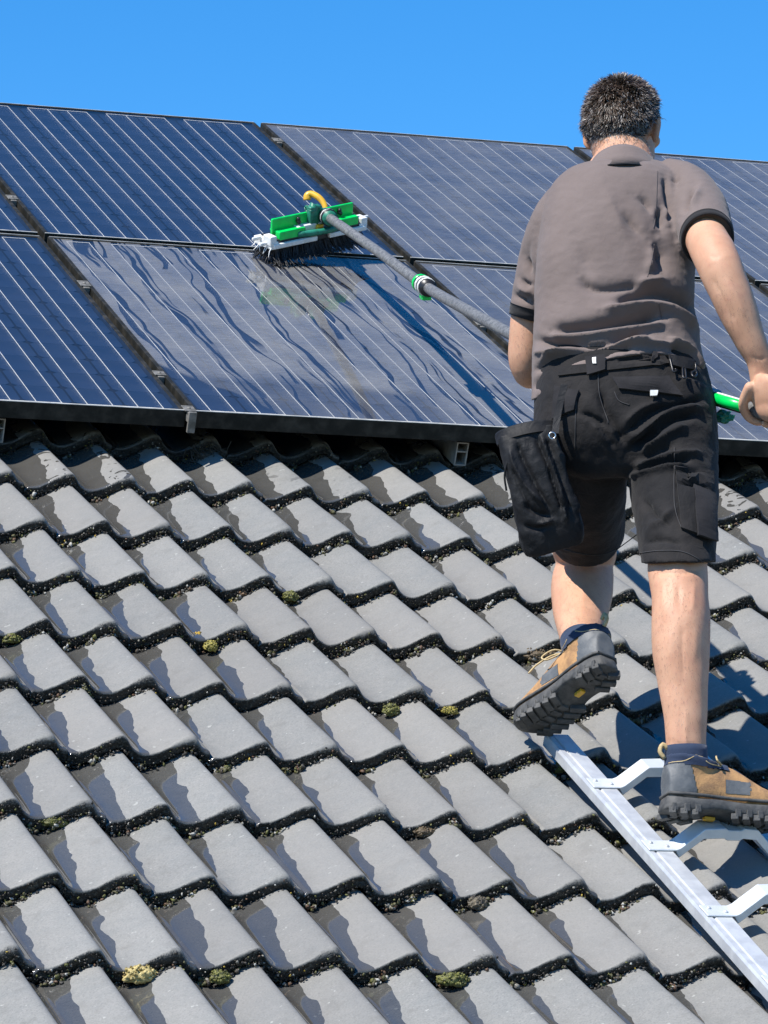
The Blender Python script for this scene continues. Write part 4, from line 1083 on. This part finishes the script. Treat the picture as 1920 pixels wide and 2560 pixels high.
FOLDS = [
    (-.016, 13, [zx(400, 1560), zx(600, 1530), zx(850, 1500), zx(1050, 1470)]),
    (+.008, 11, [zx(380, 1590), zx(620, 1585), zx(800, 1560), zx(1080, 1520)]),
    (-.015, 10, [zx(320, 1615), zx(520, 1640), zx(700, 1635), zx(950, 1585)]),
    (+.009, 10, [zx(300, 1690), zx(520, 1680), zx(780, 1640), zx(1000, 1610)]),
    (-.016, 14, [zx(770, 1420), zx(880, 1350), zx(1050, 1340), zx(1200, 1390), zx(1300, 1480)]),
    (+.012, 14, [zx(680, 1440), zx(850, 1425), zx(1000, 1420), zx(1120, 1450), zx(1260, 1560)]),
    (-.009, 14, [zx(560, 1230), zx(640, 1310), zx(800, 1310), zx(960, 1275)]),
    (+.008, 13, [zx(860, 1290), zx(1000, 1270), zx(1110, 1255)]),
    (-.010, 9, [zx(300, 1800), zx(430, 1720), zx(620, 1670), zx(900, 1650)]),
    (+.008, 9, [zx(330, 1760), zx(480, 1670), zx(760, 1625), zx(1150, 1650)]),
    (-.011, 9, [zx(290, 1900), zx(400, 1790), zx(560, 1710), zx(760, 1680)]),
    (-.010, 8, [zx(1080, 1640), zx(1180, 1700), zx(1260, 1800), zx(1310, 1900)]),
    (+.009, 8, [zx(1060, 1600), zx(1200, 1670), zx(1290, 1800)]),
    (-.013, 9, [zx(1045, 830), zx(1040, 900), zx(1050, 980)]),
    (+.008, 9, [zx(1075, 820), zx(1078, 900), zx(1085, 980)]),
    (-.010, 8, [zx(1068, 660), zx(1075, 740), zx(1090, 860), zx(1078, 960)]),
    (-.009, 8, [zx(1130, 660), zx(1125, 720)]),
    (-.008, 10, [zx(1160, 900), zx(1200, 800), zx(1240, 720)]),
    (+.006, 10, [zx(1200, 880), zx(1240, 800), zx(1270, 720)]),
    (-.008, 12, [zx(890, 770), zx(960, 820), zx(1000, 900)]),
    (-.008, 16, [zx(800, 860), zx(880, 950), zx(970, 1040)]),
    (+.005, 18, [zx(860, 900), zx(930, 980), zx(990, 1050)]),
    (-.013, 22, [zx(1010, 1000), zx(1040, 1120), zx(1060, 1250)]),
    (+.008, 10, [zx(985, 1060), zx(985, 1150), zx(965, 1250)]),
    (-.007, 9, [zx(235, 1120), zx(270, 1190), zx(300, 1230)]),
    (-.008, 8, [zx(215, 1250), zx(260, 1290), zx(310, 1300)]),
    (+.006, 8, [zx(210, 1290), zx(260, 1330), zx(310, 1350)]),
    (-.008, 7, [zx(185, 1350), zx(240, 1375), zx(290, 1400)]),
    (-.006, 20, [zx(300, 1000), zx(260, 1150), zx(310, 1330)]),
    (-.006, 30, [zx(560, 1000), zx(620, 1180), zx(700, 1280)]),
    (+.004, 40, [zx(420, 900), zx(430, 1150), zx(480, 1350)]),
    (+.004, 25, [zx(700, 700), zx(790, 900), zx(860, 1080)]),
]
crease(shirt_me, FOLDS, 1.9)
vnoise(shirt_me, 16, 0.0014, 3.0); vnoise(shirt_me, 45, 0.0007, 8.0, (1, 1, 2))
shirt = keep(obj('shirt', shirt_me, M['shirt'], person))
bv_sh = bvh_of(shirt_me)
# collar with black edge
col_c = P(1347, 345, 8.812)
nb = 48
def ring_loft(name, rings, mat, parent, th=0.003, right=None):
    """open band: list of (centre, rx, ry, tilt vector); given thickness"""
    right = RIGHT if right is None else right
    V = []; n_ = nb
    for inner in (0, 1):
        for c, rx, ry, nrm in rings:
            t_ = nrm/np.linalg.norm(nrm); X = right-t_*(t_@right); X /= np.linalg.norm(X); Y = np.cross(t_, X)
            for k in range(n_):
                a = 2*math.pi*k/n_
                V.append(c+X*math.cos(a)*(rx-inner*th)+Y*math.sin(a)*(ry-inner*th))
    m_ = len(rings); F_ = []
    for inner in (0, 1):
        o_ = inner*m_*n_
        for i in range(m_-1):
            for k in range(n_):
                q = (o_+i*n_+k, o_+i*n_+(k+1) % n_, o_+(i+1)*n_+(k+1) % n_, o_+(i+1)*n_+k)
                F_.append(q if inner == 0 else q[::-1])
    for i in (0, m_-1):
        for k in range(n_):
            F_.append((i*n_+k, i*n_+(k+1) % n_, m_*n_+i*n_+(k+1) % n_, m_*n_+i*n_+k))
    return keep(obj(name, mesh(name, V, F_), mat, parent))
def neck_ring(w, zc, d, near_y, far_y, drop=0.0):
    X_ = []; Y_2 = []; pull = []
    for k in range(nb):
        a = 2*math.pi*k/nb; sn = math.sin(a)
        z = zc-d*sn; y = (near_y+far_y)/2-(far_y-near_y)/2*sn+drop*abs(math.cos(a))**2
        x = 1346+w*math.cos(a); dz = 0.0
        if sn > 0.05 and near_y > 330:
            h = bv_sh.ray_cast(Vector(CAM), Vector(ray(x, y)).normalized())
            if h[0] is not None: dz = max(0.0, min(0.035, z-float((np.array(h[0])-CAM) @ FWD)+0.006*sn))
        X_.append(x); Y_2.append((y, z)); pull.append(dz)
    q = np.array(pull)
    for _ in range(3): q = np.maximum(q, (np.roll(q, 1)+np.roll(q, -1))/2)
    for _ in range(4): q = (np.roll(q, 1)+2*q+np.roll(q, -1))/4
    return [P(X_[k], Y_2[k][0], Y_2[k][1]-q[k]) for k in range(nb)]
def neck_band(name, rings, mat, th):
    outer = [neck_ring(*r) for r in rings]
    inner = [neck_ring(r[0]-th*PXM(8.75), r[1], r[2]-th, *r[3:]) for r in rings]
    V = [p for r in outer+inner for p in r]; m_ = len(rings); F_ = []
    for i in range(m_-1):
        for k in range(nb):
            q = (i*nb+k, i*nb+(k+1) % nb, (i+1)*nb+(k+1) % nb, (i+1)*nb+k); F_.append(q)
            F_.append(tuple(m_*nb+t_ for t_ in q[::-1]))
    for i in (0, m_-1):
        for k in range(nb): F_.append((i*nb+k, i*nb+(k+1) % nb, m_*nb+i*nb+(k+1) % nb, m_*nb+i*nb+k))
    return keep(obj(name, mesh(name, V, F_), mat, shirt))
neck_band('collar', [(67, 8.800, .068, 318, 380, 12), (70.5, 8.800, .074, 311, 376, 14), (74, 8.797, .082, 316, 382, 14), (79, 8.793, .092, 334, 392, 7), (84, 8.790, .100, 354, 402, 1)], M['shirt'], 0.004)
neck_band('collar_edge', [(84.5, 8.790, .1005, 353, 402, 1), (85, 8.789, .1015, 356, 404, 1)], M['trim'], 0.004)
# cuffs
ca = P(1156, 640, 8.778)-P(1146, 680, 8.783); ca /= np.linalg.norm(ca); cc = P(1147, 674, 8.782)
ring_loft('cuff', [(cc+ca*0.010, 48.5/PXM(8.78), .0545, ca), (cc-ca*0.002, 47/PXM(8.78), .0530, ca), (cc-ca*0.014, 45.5/PXM(8.78), .0510, ca)], M['trim'], shirt, 0.004)
ca = P(1519, 484, 8.605)-P(1528, 516, 8.54); ca /= np.linalg.norm(ca); cc = P(1527.5, 513, 8.548)
ring_loft('cuff', [(cc+ca*0.007, 59.5/PXM(8.55), .0612, ca), (cc-ca*0.002, 58.5/PXM(8.55), .0600, ca), (cc-ca*0.011, 57.5/PXM(8.55), .0590, ca)], M['trim'], shirt, 0.004)
for ln in ([zx(1022, 640), zx(1018, 760), zx(1012, 880), zx(1000, 970)], [zx(1003, 1060), zx(990, 1150), zx(965, 1250)], [zx(1030, 1400), zx(1045, 1490)]):
    seam('seam', ln, bv_sh, 0.0010, M['shirt_stitch'], shirt, 0.0003)

# ---------------- shorts
st = []
st.append(loft(pr([(1345, 757, 8.59, 150, .102), (1345, 775, 8.585, 166, .112), (1346, 810, 8.572, 182, .122), (1348, 860, 8.552, 194, .132), (1350, 915, 8.534, 199, .138), (1352, 965, 8.525, 196, .132), (1353, 1005, 8.52, 170, .11), (1354, 1030, 8.52, 120, .08)]), 64, 2.3))
st.append(loft(pr([(1440, 880, 8.54, 100, .12), (1450, 950, 8.505, 101, .118), (1456, 1030, 8.455, 97, .112), (1460, 1100, 8.40, 92, .104), (1463, 1160, 8.340, 86, .094), (1465, 1216, 8.285, 81, .088)]), 56, 2.2, tend=(0.05, 0.1, -1)))
st.append(loft(pr([(1258, 880, 8.55, 98, .12), (1256, 950, 8.56, 102, .118), (1257, 1030, 8.615, 98, .108), (1261, 1085, 8.68, 91, .100), (1264, 1122, 8.725, 86, .093), (1266, 1150, 8.765, 80, .086)]), 56, 2.2))
shorts_me = fuse(st, 0.0042, 4)
SF = [
    (+.010, 8, [zs(850, 790), zs(960, 760), zs(1080, 735), zs(1200, 725)]),
    (-.012, 9, [zs(860, 760), zs(980, 725), zs(1100, 690), zs(1230, 690)]),
    (+.008, 8, [zs(880, 740), zs(1000, 690), zs(1130, 655), zs(1280, 650)]),
    (-.011, 9, [zs(890, 690), zs(1000, 640), zs(1120, 600)]),
    (+.011, 12, [zs(920, 650), zs(1020, 590), zs(1120, 530), zs(1220, 490)]),
    (-.013, 11, [zs(860, 640), zs(980, 540), zs(1100, 460), zs(1260, 420)]),
    (+.009, 10, [zs(860, 580), zs(980, 490), zs(1120, 410), zs(1290, 380)]),
    (-.010, 9, [zs(840, 540), zs(960, 430), zs(1120, 370), zs(1300, 340)]),
    (+.007, 8, [zs(830, 480), zs(930, 400), zs(1050, 350)]),
    (-.009, 10, [zs(1140, 770), zs(1220, 760), zs(1290, 775)]),
    (+.007, 8, [zs(1140, 800), zs(1220, 800), zs(1290, 830)]),
    (-.008, 9, [zs(1140, 840), zs(1240, 840), zs(1310, 870)]),
    (-.012, 14, [zs(690, 250), zs(720, 400), zs(790, 520), zs(850, 640)]),
    (+.006, 9, [zs(640, 460), zs(700, 540), zs(760, 620)]),
    (+.006, 9, [zs(700, 400), zs(760, 500), zs(800, 570)]),
    (-.007, 9, [zs(680, 480), zs(730, 560), zs(790, 640)]),
    (-.009, 12, [zs(920, 900), zs(1000, 1000), zs(1120, 1080)]),
    (+.007, 12, [zs(960, 1100), zs(1040, 1040), zs(1140, 960)]),
    (-.006, 10, [zs(920, 1180), zs(1040, 1150), zs(1180, 1180)]),
    (-.007, 9, [zs(560, 420), zs(640, 440), zs(740, 500)]),
    (+.006, 8, [zs(900, 80), zs(1000, 120), zs(1080, 170)]),
    (-.006, 7, [zs(780, 130), zs(900, 110), zs(1040, 130)]),
]
crease(shorts_me, SF)
vnoise(shorts_me, 18, 0.0030, 13.0); vnoise(shorts_me, 50, 0.0014, 18.0)
shorts = keep(obj('shorts', shorts_me, M['shorts'], person))
bvs = bvh_of(shorts_me)
patch('pocket_flap', [zs(765, 222), zs(1085, 215), zs(1165, 325), zs(800, 285)], bvs, M['flap'], shorts, 0.008, 0.006, 14, 6, 0.004)
patch('pocket_flap', [zs(440, 270), zs(575, 295), zs(545, 405), zs(425, 460)], bvs, M['flap'], shorts, 0.008, 0.006, 8, 8, 0.003)
patch('cargo_pocket', [zs(1122, 720), zs(1330, 760), zs(1345, 1160), zs(1160, 1090)], bvs, M['shorts'], shorts, 0.008, 0.007, 10, 16, 0.006)
patch('cargo_pocket', [zs(1222, 870), zs(1325, 905), zs(1335, 1170), zs(1240, 1140)], bvs, M['flap'], shorts, 0.016, 0.006, 8, 12, 0.003)
patch('waistband', [zs(470, 160), zs(1060, 95), zs(1090, 140), zs(455, 210)], bvs, M['shorts'], shorts, 0.005, 0.006, 26, 3)
patch('belt_loop', [zs(615, 110), zs(722, 98), zs(725, 180), zs(622, 215)], bvs, M['flap'], shorts, 0.011, 0.005, 5, 5)
patch('belt_loop', [zs(985, 85), zs(1012, 88), zs(1015, 120), zs(986, 118)], bvs, M['flap'], shorts, 0.011, 0.005, 3, 4)
patch('button', [zs(653, 122), zs(676, 120), zs(676, 152), zs(654, 154)], bvs, M['white'], shorts, 0.014, 0.003, 3, 3)
patch('pocket_tag', [zs(975, 302), zs(1020, 304), zs(1016, 336), zs(976, 334)], bvs, M['white'], shorts, 0.012, 0.004, 3, 3)
patch('belt_strap', [zs(1080, 100), zs(1215, 130), zs(1215, 185), zs(1090, 160)], bvs, M['nylon'], shorts, 0.012, 0.006, 8, 4)
b = MB()
for ln in ([zs(1082, 118), zs(1088, 180), zs(1100, 205), zs(1112, 215), zs(1118, 200), zs(1105, 190)], [zs(1216, 150), zs(1218, 190), zs(1205, 220), zs(1215, 236), zs(1226, 220), zs(1216, 195)], [zs(1150, 180), zs(1156, 235), zs(1170, 240), zs(1164, 185)]):
    pts = [cast(bvs, a_, b_, 0.014)[0] for a_, b_ in ln]
    b.tube(spline(pts, 16), 0.0022, 6)
keep(b.build('buckle', M['plastic_black'], shorts))
for ln in ([zs(1120, 620), zs(1120, 720), zs(1118, 860), zs(1125, 980), zs(1165, 1095)], [zs(560, 300), zs(552, 420), zs(548, 630)], [zs(680, 190), zs(690, 330), zs(740, 480)], [zs(775, 300), zs(800, 350), zs(860, 375)],
           [zs(905, 1230), zs(1040, 1215), zs(1180, 1225), zs(1320, 1300)], [zs(420, 1180), zs(560, 1225), zs(700, 1235), zs(820, 1190)]):
    seam('seam', ln, bvs, 0.0011, M['stitch'], shorts)
crease_lines = [(-.006, 9, [(1405, 1232), (1440, 1238), (1480, 1236), (1520, 1230)]), (+.004, 9, [(1430, 1250), (1432, 1290), (1436, 1330)]), (+.005, 10, [(1500, 1250), (1498, 1290), (1494, 1330)]),
                (-.006, 11, [(1466, 1250), (1466, 1290), (1468, 1320)]), (+.005, 16, [(1446, 1345), (1448, 1400), (1458, 1450)]), (+.004, 14, [(1500, 1340), (1502, 1390), (1498, 1440)]),
                (-.0045, 9, [(1474, 1350), (1474, 1410), (1478, 1470)]), (+.004, 8, [(1481, 1530), (1482, 1580), (1482, 1620)]), (-.003, 5, [(1455, 1606), (1485, 1609), (1510, 1606)]),
                (-.004, 8, [(1225, 1320), (1232, 1350), (1240, 1375)]), (+.004, 12, [(1262, 1250), (1260, 1290), (1256, 1330)]),
                (+.004, 12, [(1560, 590), (1590, 640), (1612, 690)]), (-.004, 8, [(1536, 596), (1560, 640), (1590, 700)]), (-.003, 6, [(1530, 548), (1545, 556), (1560, 550)]), (+.004, 9, [(1536, 560), (1550, 566)]),
                (-.003, 5, [(1622, 770), (1640, 776), (1658, 772)]), (+.003, 5, [(1628, 790), (1634, 820), (1636, 850)])]
crease(body, crease_lines, 0.5)
vnoise(body, 22, 0.0012, 5.0)
bco = get_co(body); bno = get_no(body); bpx, bpy_, bpz = pix(bco)
zone = ((bpy_ > 1230) & (bpy_ < 1640)) | ((bpx > 1545) & (bpy_ > 590) & (bpy_ < 790)) | ((bpx < 1175) & (bpy_ > 700) & (bpy_ < 830))
ids = rng.choice(np.nonzero(zone)[0], 5200)
fb = MB()
for i in ids:
    n_ = bno[i]; t_ = np.array([0, 0, -1.0])+rng.normal(0, 0.45, 3); t_ -= n_*(t_@n_)*0.9; t_ = t_/np.linalg.norm(t_)+n_*0.35
    L = rng.uniform(0.004, 0.010); sd = np.cross(t_, n_); sd /= np.linalg.norm(sd)+1e-9; w = 0.00022
    p0 = bco[i]+rng.normal(0, 0.001, 3)*0.5
    fb.add([p0-sd*w, p0+sd*w, p0+t_*L], [(0, 1, 2)], (0.19, 0.11, 0.075))
o = keep(fb.build('body_hair', M['hair'], person)); o['kind'] = 'stuff'

# ---------------- boots
def boot(origin, f, up, label, tread_up, lace_side):
    f = f/np.linalg.norm(f); up = up-f*(up@f); up /= np.linalg.norm(up); l = np.cross(up, f)
    W = lambda q: origin+np.outer(np.asarray(q)[:, 0], f)+np.outer(np.asarray(q)[:, 1], l)+np.outer(np.asarray(q)[:, 2], up)
    X0 = np.array([1.0, 0, 0]); Yl = np.array([0, 1.0, 0])
    spring = lambda x: 0.020*max(0, (x-0.19)/0.09)**2+0.004*max(0, (0.03-x)/0.03)**2
    wid = lambda x: float(np.interp(x, [0, .008, .03, .07, .12, .17, .205, .235, .258, .272, .279], [.014, .026, .034, .037, .036, .042, .047, .045, .036, .022, .008]))
    xs = [0.0, .004, .012, .03, .06, .09, .12, .15, .18, .205, .23, .25, .265, .274, .279]
    # sole
    sv, sf = loft([((x, 0, 0.017+spring(x)+(0.004 if .07 < x < .13 else 0)), wid(x)+0.005, (0.0150 if x > .14 or x < .07 else 0.0130)) for x in xs], 32, 4.5, right=Yl, sub=2)
    # upper: foot and shaft
    hgt = lambda x: float(np.interp(x, [0, .03, .08, .12, .15, .19, .225, .255, .275], [.085, .095, .105, .104, .090, .068, .056, .046, .030]))
    foot = loft([((x, 0, (hgt(x)+0.022)/2+spring(x)*.8), wid(x)-0.001, (hgt(x)-0.022)/2+0.006) for x in (.006, .02, .05, .09, .12, .15, .19, .225, .25, .268)], 32, 2.4, right=Yl, sub=2)
    shaft = loft([((.052, 0, .05), .034, .046), ((.055, 0, .085), .036, .050), ((.060, 0, .098), .040, .052), ((.062, 0, .110), .043, .054)], 32, 2.2, right=Yl, sub=3)
    um = fuse([foot, shaft], 0.0030, 4)
    co = get_co(um); no = get_no(um)
    cen_ = np.array([co[list(p.vertices)].mean(0) for p in um.polygons]); nrm_ = np.array([p.normal[:] for p in um.polygons])
    x_, y_, z_ = cen_.T
    # seams: low ridge where the leather pieces overlap
    reg = np.full(len(cen_), 0)
    reg[(x_ < 0.052+0.25*(0.06-z_)) & (z_ < 0.108)] = 1
    reg[(z_ > 0.093+0.10*np.clip(0.06-x_, 0, 1)) & (x_ < 0.125)] = 2
    reg[(np.abs(y_) < 0.019) & (x_ > 0.105) & (x_ < 0.205) & (nrm_[:, 2] > 0.35)] = 3
    reg[(np.abs(z_-0.060) < 0.013) & (x_ > 0.115) & (x_ < 0.165) & (nrm_[:, 1] > 0.5)] = 4
    reg[(np.abs(z_-0.060) < 0.013) & (x_ > 0.115) & (x_ < 0.165) & (nrm_[:, 1] < -0.5)] = 5
    mats = {0: M['leather'], 1: M['boot_grey'], 2: M['navy'], 3: M['navy'], 4: M['boot_grey'], 5: M['boot_grey']}
    nms = {0: 'boot', 1: 'heel_counter', 2: 'collar', 3: 'tongue', 4: 'side_panel', 5: 'side_panel'}
    offs = {0: 0.0, 1: 0.0016, 2: 0.0025, 3: -0.001, 4: 0.0008, 5: 0.0008}
    root = None
    polys = [tuple(p.vertices) for p in um.polygons]
    for r in (0, 1, 2, 3, 4, 5):
        sel = [polys[i] for i in np.nonzero(reg == r)[0]]
        if not sel: continue
        used = sorted({i for p in sel for i in p}); mp_ = {a: k for k, a in enumerate(used)}
        V = W(co[used]+no[used]*offs[r])
        o = obj(nms[r], mesh(nms[r], V, [tuple(mp_[i] for i in p) for p in sel]), mats[r], person if r == 0 else root)
        if r == 0: root = o; root['label'] = label
        keep(o)
    keep(obj('sole', mesh('sole', W(np.array(sv)), sf), M['sole'], root))
    # rand above the sole
    rp = []
    for s in (1, -1):
        q = [(x, s*(wid(x)+0.0015), 0.036+spring(x)*0.9) for x in np.linspace(.004, .276, 30)]
        rp += q if s == 1 else q[::-1]
    rp.append(rp[0])
    v_, f_ = tube_geo(W(np.array(rp)), 0.0035, 6, False); keep(obj('rand', mesh('rand', v_, f_), M['sole'], root))
    # tread lugs
    lug = 0
    for x in [.012, .034, .056, .138, .160, .182, .204, .226, .246]:
        for s in (-1, 1):
            w_ = wid(x); b = MB()
            ang = 0.5*s
            A = [np.array([math.cos(ang), math.sin(ang), 0]), np.array([-math.sin(ang), math.cos(ang), 0]), np.array([0, 0, 1.0])]
            b.box((x, s*(w_*0.66+0.003), 0.001+spring(x)), 0.0072, w_*0.34+0.003, 0.0060, A, 0.0016)
            b.box((x, s*(w_+0.0038), 0.008+spring(x)), 0.0060, 0.0028, 0.0075, None, 0.0014)
            b.v = [tuple(a) for a in W(np.array(b.v))]
            keep(b.build('tread_lug', M['sole'], root, False))
    for x in (.023, .045, .150, .172, .194, .216):
        b = MB(); b.box((x, 0, 0.0015+spring(x)), 0.0065, wid(x)*0.26, 0.0045, None, 0.0014); b.v = [tuple(a) for a in W(np.array(b.v))]
        keep(b.build('tread_lug', M['sole'], root, False))
    b = MB(); b.box((.095, 0, 0.0020), 0.011, 0.006, 0.0035, None, 0.0014); b.v = [tuple(a) for a in W(np.array(b.v))]
    keep(b.build('sole_badge', M['yellow'], root, False))
    # laces, bow, pull tab, piping
    for k, x in enumerate((.118, .136, .154, .172, .188)):
        zt = hgt(x)+0.005
        q = [(x-.004, -.024, zt-.010), (x, -.010, zt+.001), (x+.004, .010, zt+.001), (x+.008, .024, zt-.010)]
        if k % 2: q = [(a, -b_, c) for a, b_, c in q]
        v_, f_ = tube_geo(W(spline(q, 10)), 0.0019, 6); keep(obj('lace', mesh('lace', v_, f_), M['lace'], root))
    s = lace_side
    for q in ([(.115, 0, .112), (.128, s*.030, .118), (.142, s*.052, .100), (.130, s*.050, .086), (.118, s*.022, .104), (.115, 0, .112)],
              [(.115, 0, .112), (.140, s*.022, .116), (.165, s*.046, .098), (.178, s*.060, .078)],
              [(.115, 0, .112), (.100, -s*.026, .120), (.094, -s*.044, .108), (.108, -s*.030, .104), (.115, 0, .112)]):
        v_, f_ = tube_geo(W(spline(q, 22)), 0.0019, 6); keep(obj('lace', mesh('lace', v_, f_), M['lace'], root))
    v_, f_ = tube_geo(W(spline([(.004, 0, .112), (-.006, 0, .125), (.000, 0, .140), (.010, 0, .132)], 10)), 0.0045, 6); keep(obj('pull_tab', mesh('pull_tab', v_, f_), M['lace'], root))
    for s in (-1, 1):
        q = [(.006, s*.012, .100), (.03, s*.0375, .101), (.055, s*.040, .112), (.080, s*.038, .100), (.110, s*.030, .102)]
        bvu = BVHTree.FromPolygons([Vector(a) for a in co], polys)
        pts = []
        for a in spline(q, 16):
            h = bvu.find_nearest(Vector(a)); pts.append(np.array(h[0])+np.array(h[1])*0.0022)
        v_, f_ = tube_geo(W(np.array(pts)), 0.0012, 5); keep(obj('piping', mesh('piping', v_, f_), M['lace'], root))
    bpy.data.meshes.remove(um)
    return root
cam_v = lambda a, b_, c: RIGHT*a-DOWN*b_+FWD*c
fl = cam_v(-.59, -.52, .62); fl /= np.linalg.norm(fl)
toe = rw(*on_roof(1136, 1592, -0.078))
boot(toe-fl*0.272, fl, cam_v(-.35, .38, .86), 'tan and grey work boot with lifted heel, dark lugged sole showing', 0, 1)
fr_ = cam_v(.93, -.13, .30); fr_ /= np.linalg.norm(fr_)
up_r = cam_v(.02, .93, .34)
boot(rw(0.418, -2.462, LN+0.066+0.005)-fr_*0.128, fr_, up_r, 'tan and grey work boot planted on the ladder rung', 0, 1)
# socks
for nm_, rows in (('sock', [(1482, 1612, 8.124, 46, .0385), (1483, 1650, 8.117, 47, .041)]), ('sock', [(1256, 1382, 8.625, 47, .040), (1262, 1415, 8.58, 46, .040)])):
    v, f = loft(pr(rows), 32, 2.0, sub=3); keep(obj(nm_, mesh(nm_, v, f), M['navy'], person))

# ================================================================== TOOL POUCH
pouch = empty('tool_pouch', P(1140, 940, 8.44))
tag(pouch, "black nylon tool pouch hanging at the man's left hip", 'pouch')
rows = [(1138, 940, 8.445, 64, .050), (1146, 975, 8.435, 63, .054), (1157, 1025, 8.43, 62, .058), (1172, 1080, 8.43, 66, .062), (1186, 1130, 8.435, 70, .064), (1192, 1160, 8.44, 68, .062), (1197, 1180, 8.445, 63, .056)]
rows = [(a_, b_, c_, d_, e_*0.74) for a_, b_, c_, d_, e_ in rows]
v, f = loft(pr(rows), 56, 4.5, sub=5, right=RIGHT+DOWN*(-0.28))
pm = fuse([(v, f)], 0.0034, 1)
def zb(x, y): return ((1200+x*.217)*.864, (1000+y*.217)*.864)
crease(pm, [(-.010, 7, [zb(430, 460), zb(470, 620), zb(600, 900), zb(830, 1330)]), (+.009, 7, [zb(340, 560), zb(400, 760), zb(520, 980), zb(680, 1140), zb(840, 1320)]),
            (-.010, 7, [zb(640, 400), zb(740, 640), zb(850, 940), zb(960, 1300)]), (+.010, 6, [zb(700, 420), zb(780, 640), zb(900, 960), zb(1000, 1420)]), (-.008, 6, [zb(760, 420), zb(860, 660), zb(980, 1000), zb(1060, 1300)]),
            (+.009, 6, [zb(840, 420), zb(920, 640), zb(1040, 960), zb(1160, 1300)]), (-.009, 8, [zb(480, 1160), zb(600, 1280), zb(830, 1350)]), (+.008, 6, [zb(640, 1440), zb(760, 1410), zb(860, 1370)]),
            (-.008, 7, [zb(480, 1440), zb(640, 1480), zb(800, 1440)]), (-.006, 6, [zb(360, 780), zb(480, 1060), zb(600, 1270)])], 1.1)
vnoise(pm, 30, 0.003, 2.0); vnoise(pm, 80, 0.0012, 4.0)
keep(obj('bag', pm, M['nylon'], pouch))
rc = P(1138, 938, 8.446); ra = P(1138, 938, 8.446)-P(1146, 975, 8.436); ra = ra+RIGHT*-0.0; ra /= np.linalg.norm(ra)
rr = RIGHT+DOWN*(-0.28); rr /= np.linalg.norm(rr)
ring_loft('rim', [(rc-ra*0.012, 68/PXM(8.44), .045, ra), (rc+ra*0.008, 69/PXM(8.44), .047, ra), (rc+ra*0.012, 67/PXM(8.44), .045, ra)], M['nylon'], pouch, 0.005, rr)
b = MB(); V = []
line = spline([P(1199, 936, 8.385), P(1203, 905, 8.405), P(1210, 870, 8.42), P(1219, 830, 8.435)], 12)
for q in line:
    for dx, dz in ((-.007, -.0016), (.007, -.0016), (.007, .0016), (-.007, .0016)): V.append(q+RIGHT*dx+FWD*dz)
F_ = [(i*4+k, i*4+(k+1) % 4, (i+1)*4+(k+1) % 4, (i+1)*4+k) for i in range(11) for k in range(4)]+[(0, 1, 2, 3), (47, 46, 45, 44)]
b.add(V, F_); keep(b.build('strap', M['nylon'], pouch, False))
b = MB(); t_ = np.linspace(0, 2*np.pi, 17); b.tube([P(1193, 941, 8.378)+RIGHT*0.0065*math.cos(a)+UP*0.0065*math.sin(a) for a in t_], 0.0018, 6, False); keep(b.build('grommet', M['metal'], pouch))
b = MB(); b.tube(spline([P(1099, 985, 8.40), P(1094, 1005, 8.40), P(1090, 1030, 8.405), P(1094, 1060, 8.41)], 12), 0.0022, 6); keep(b.build('cord', M['nylon'], pouch))
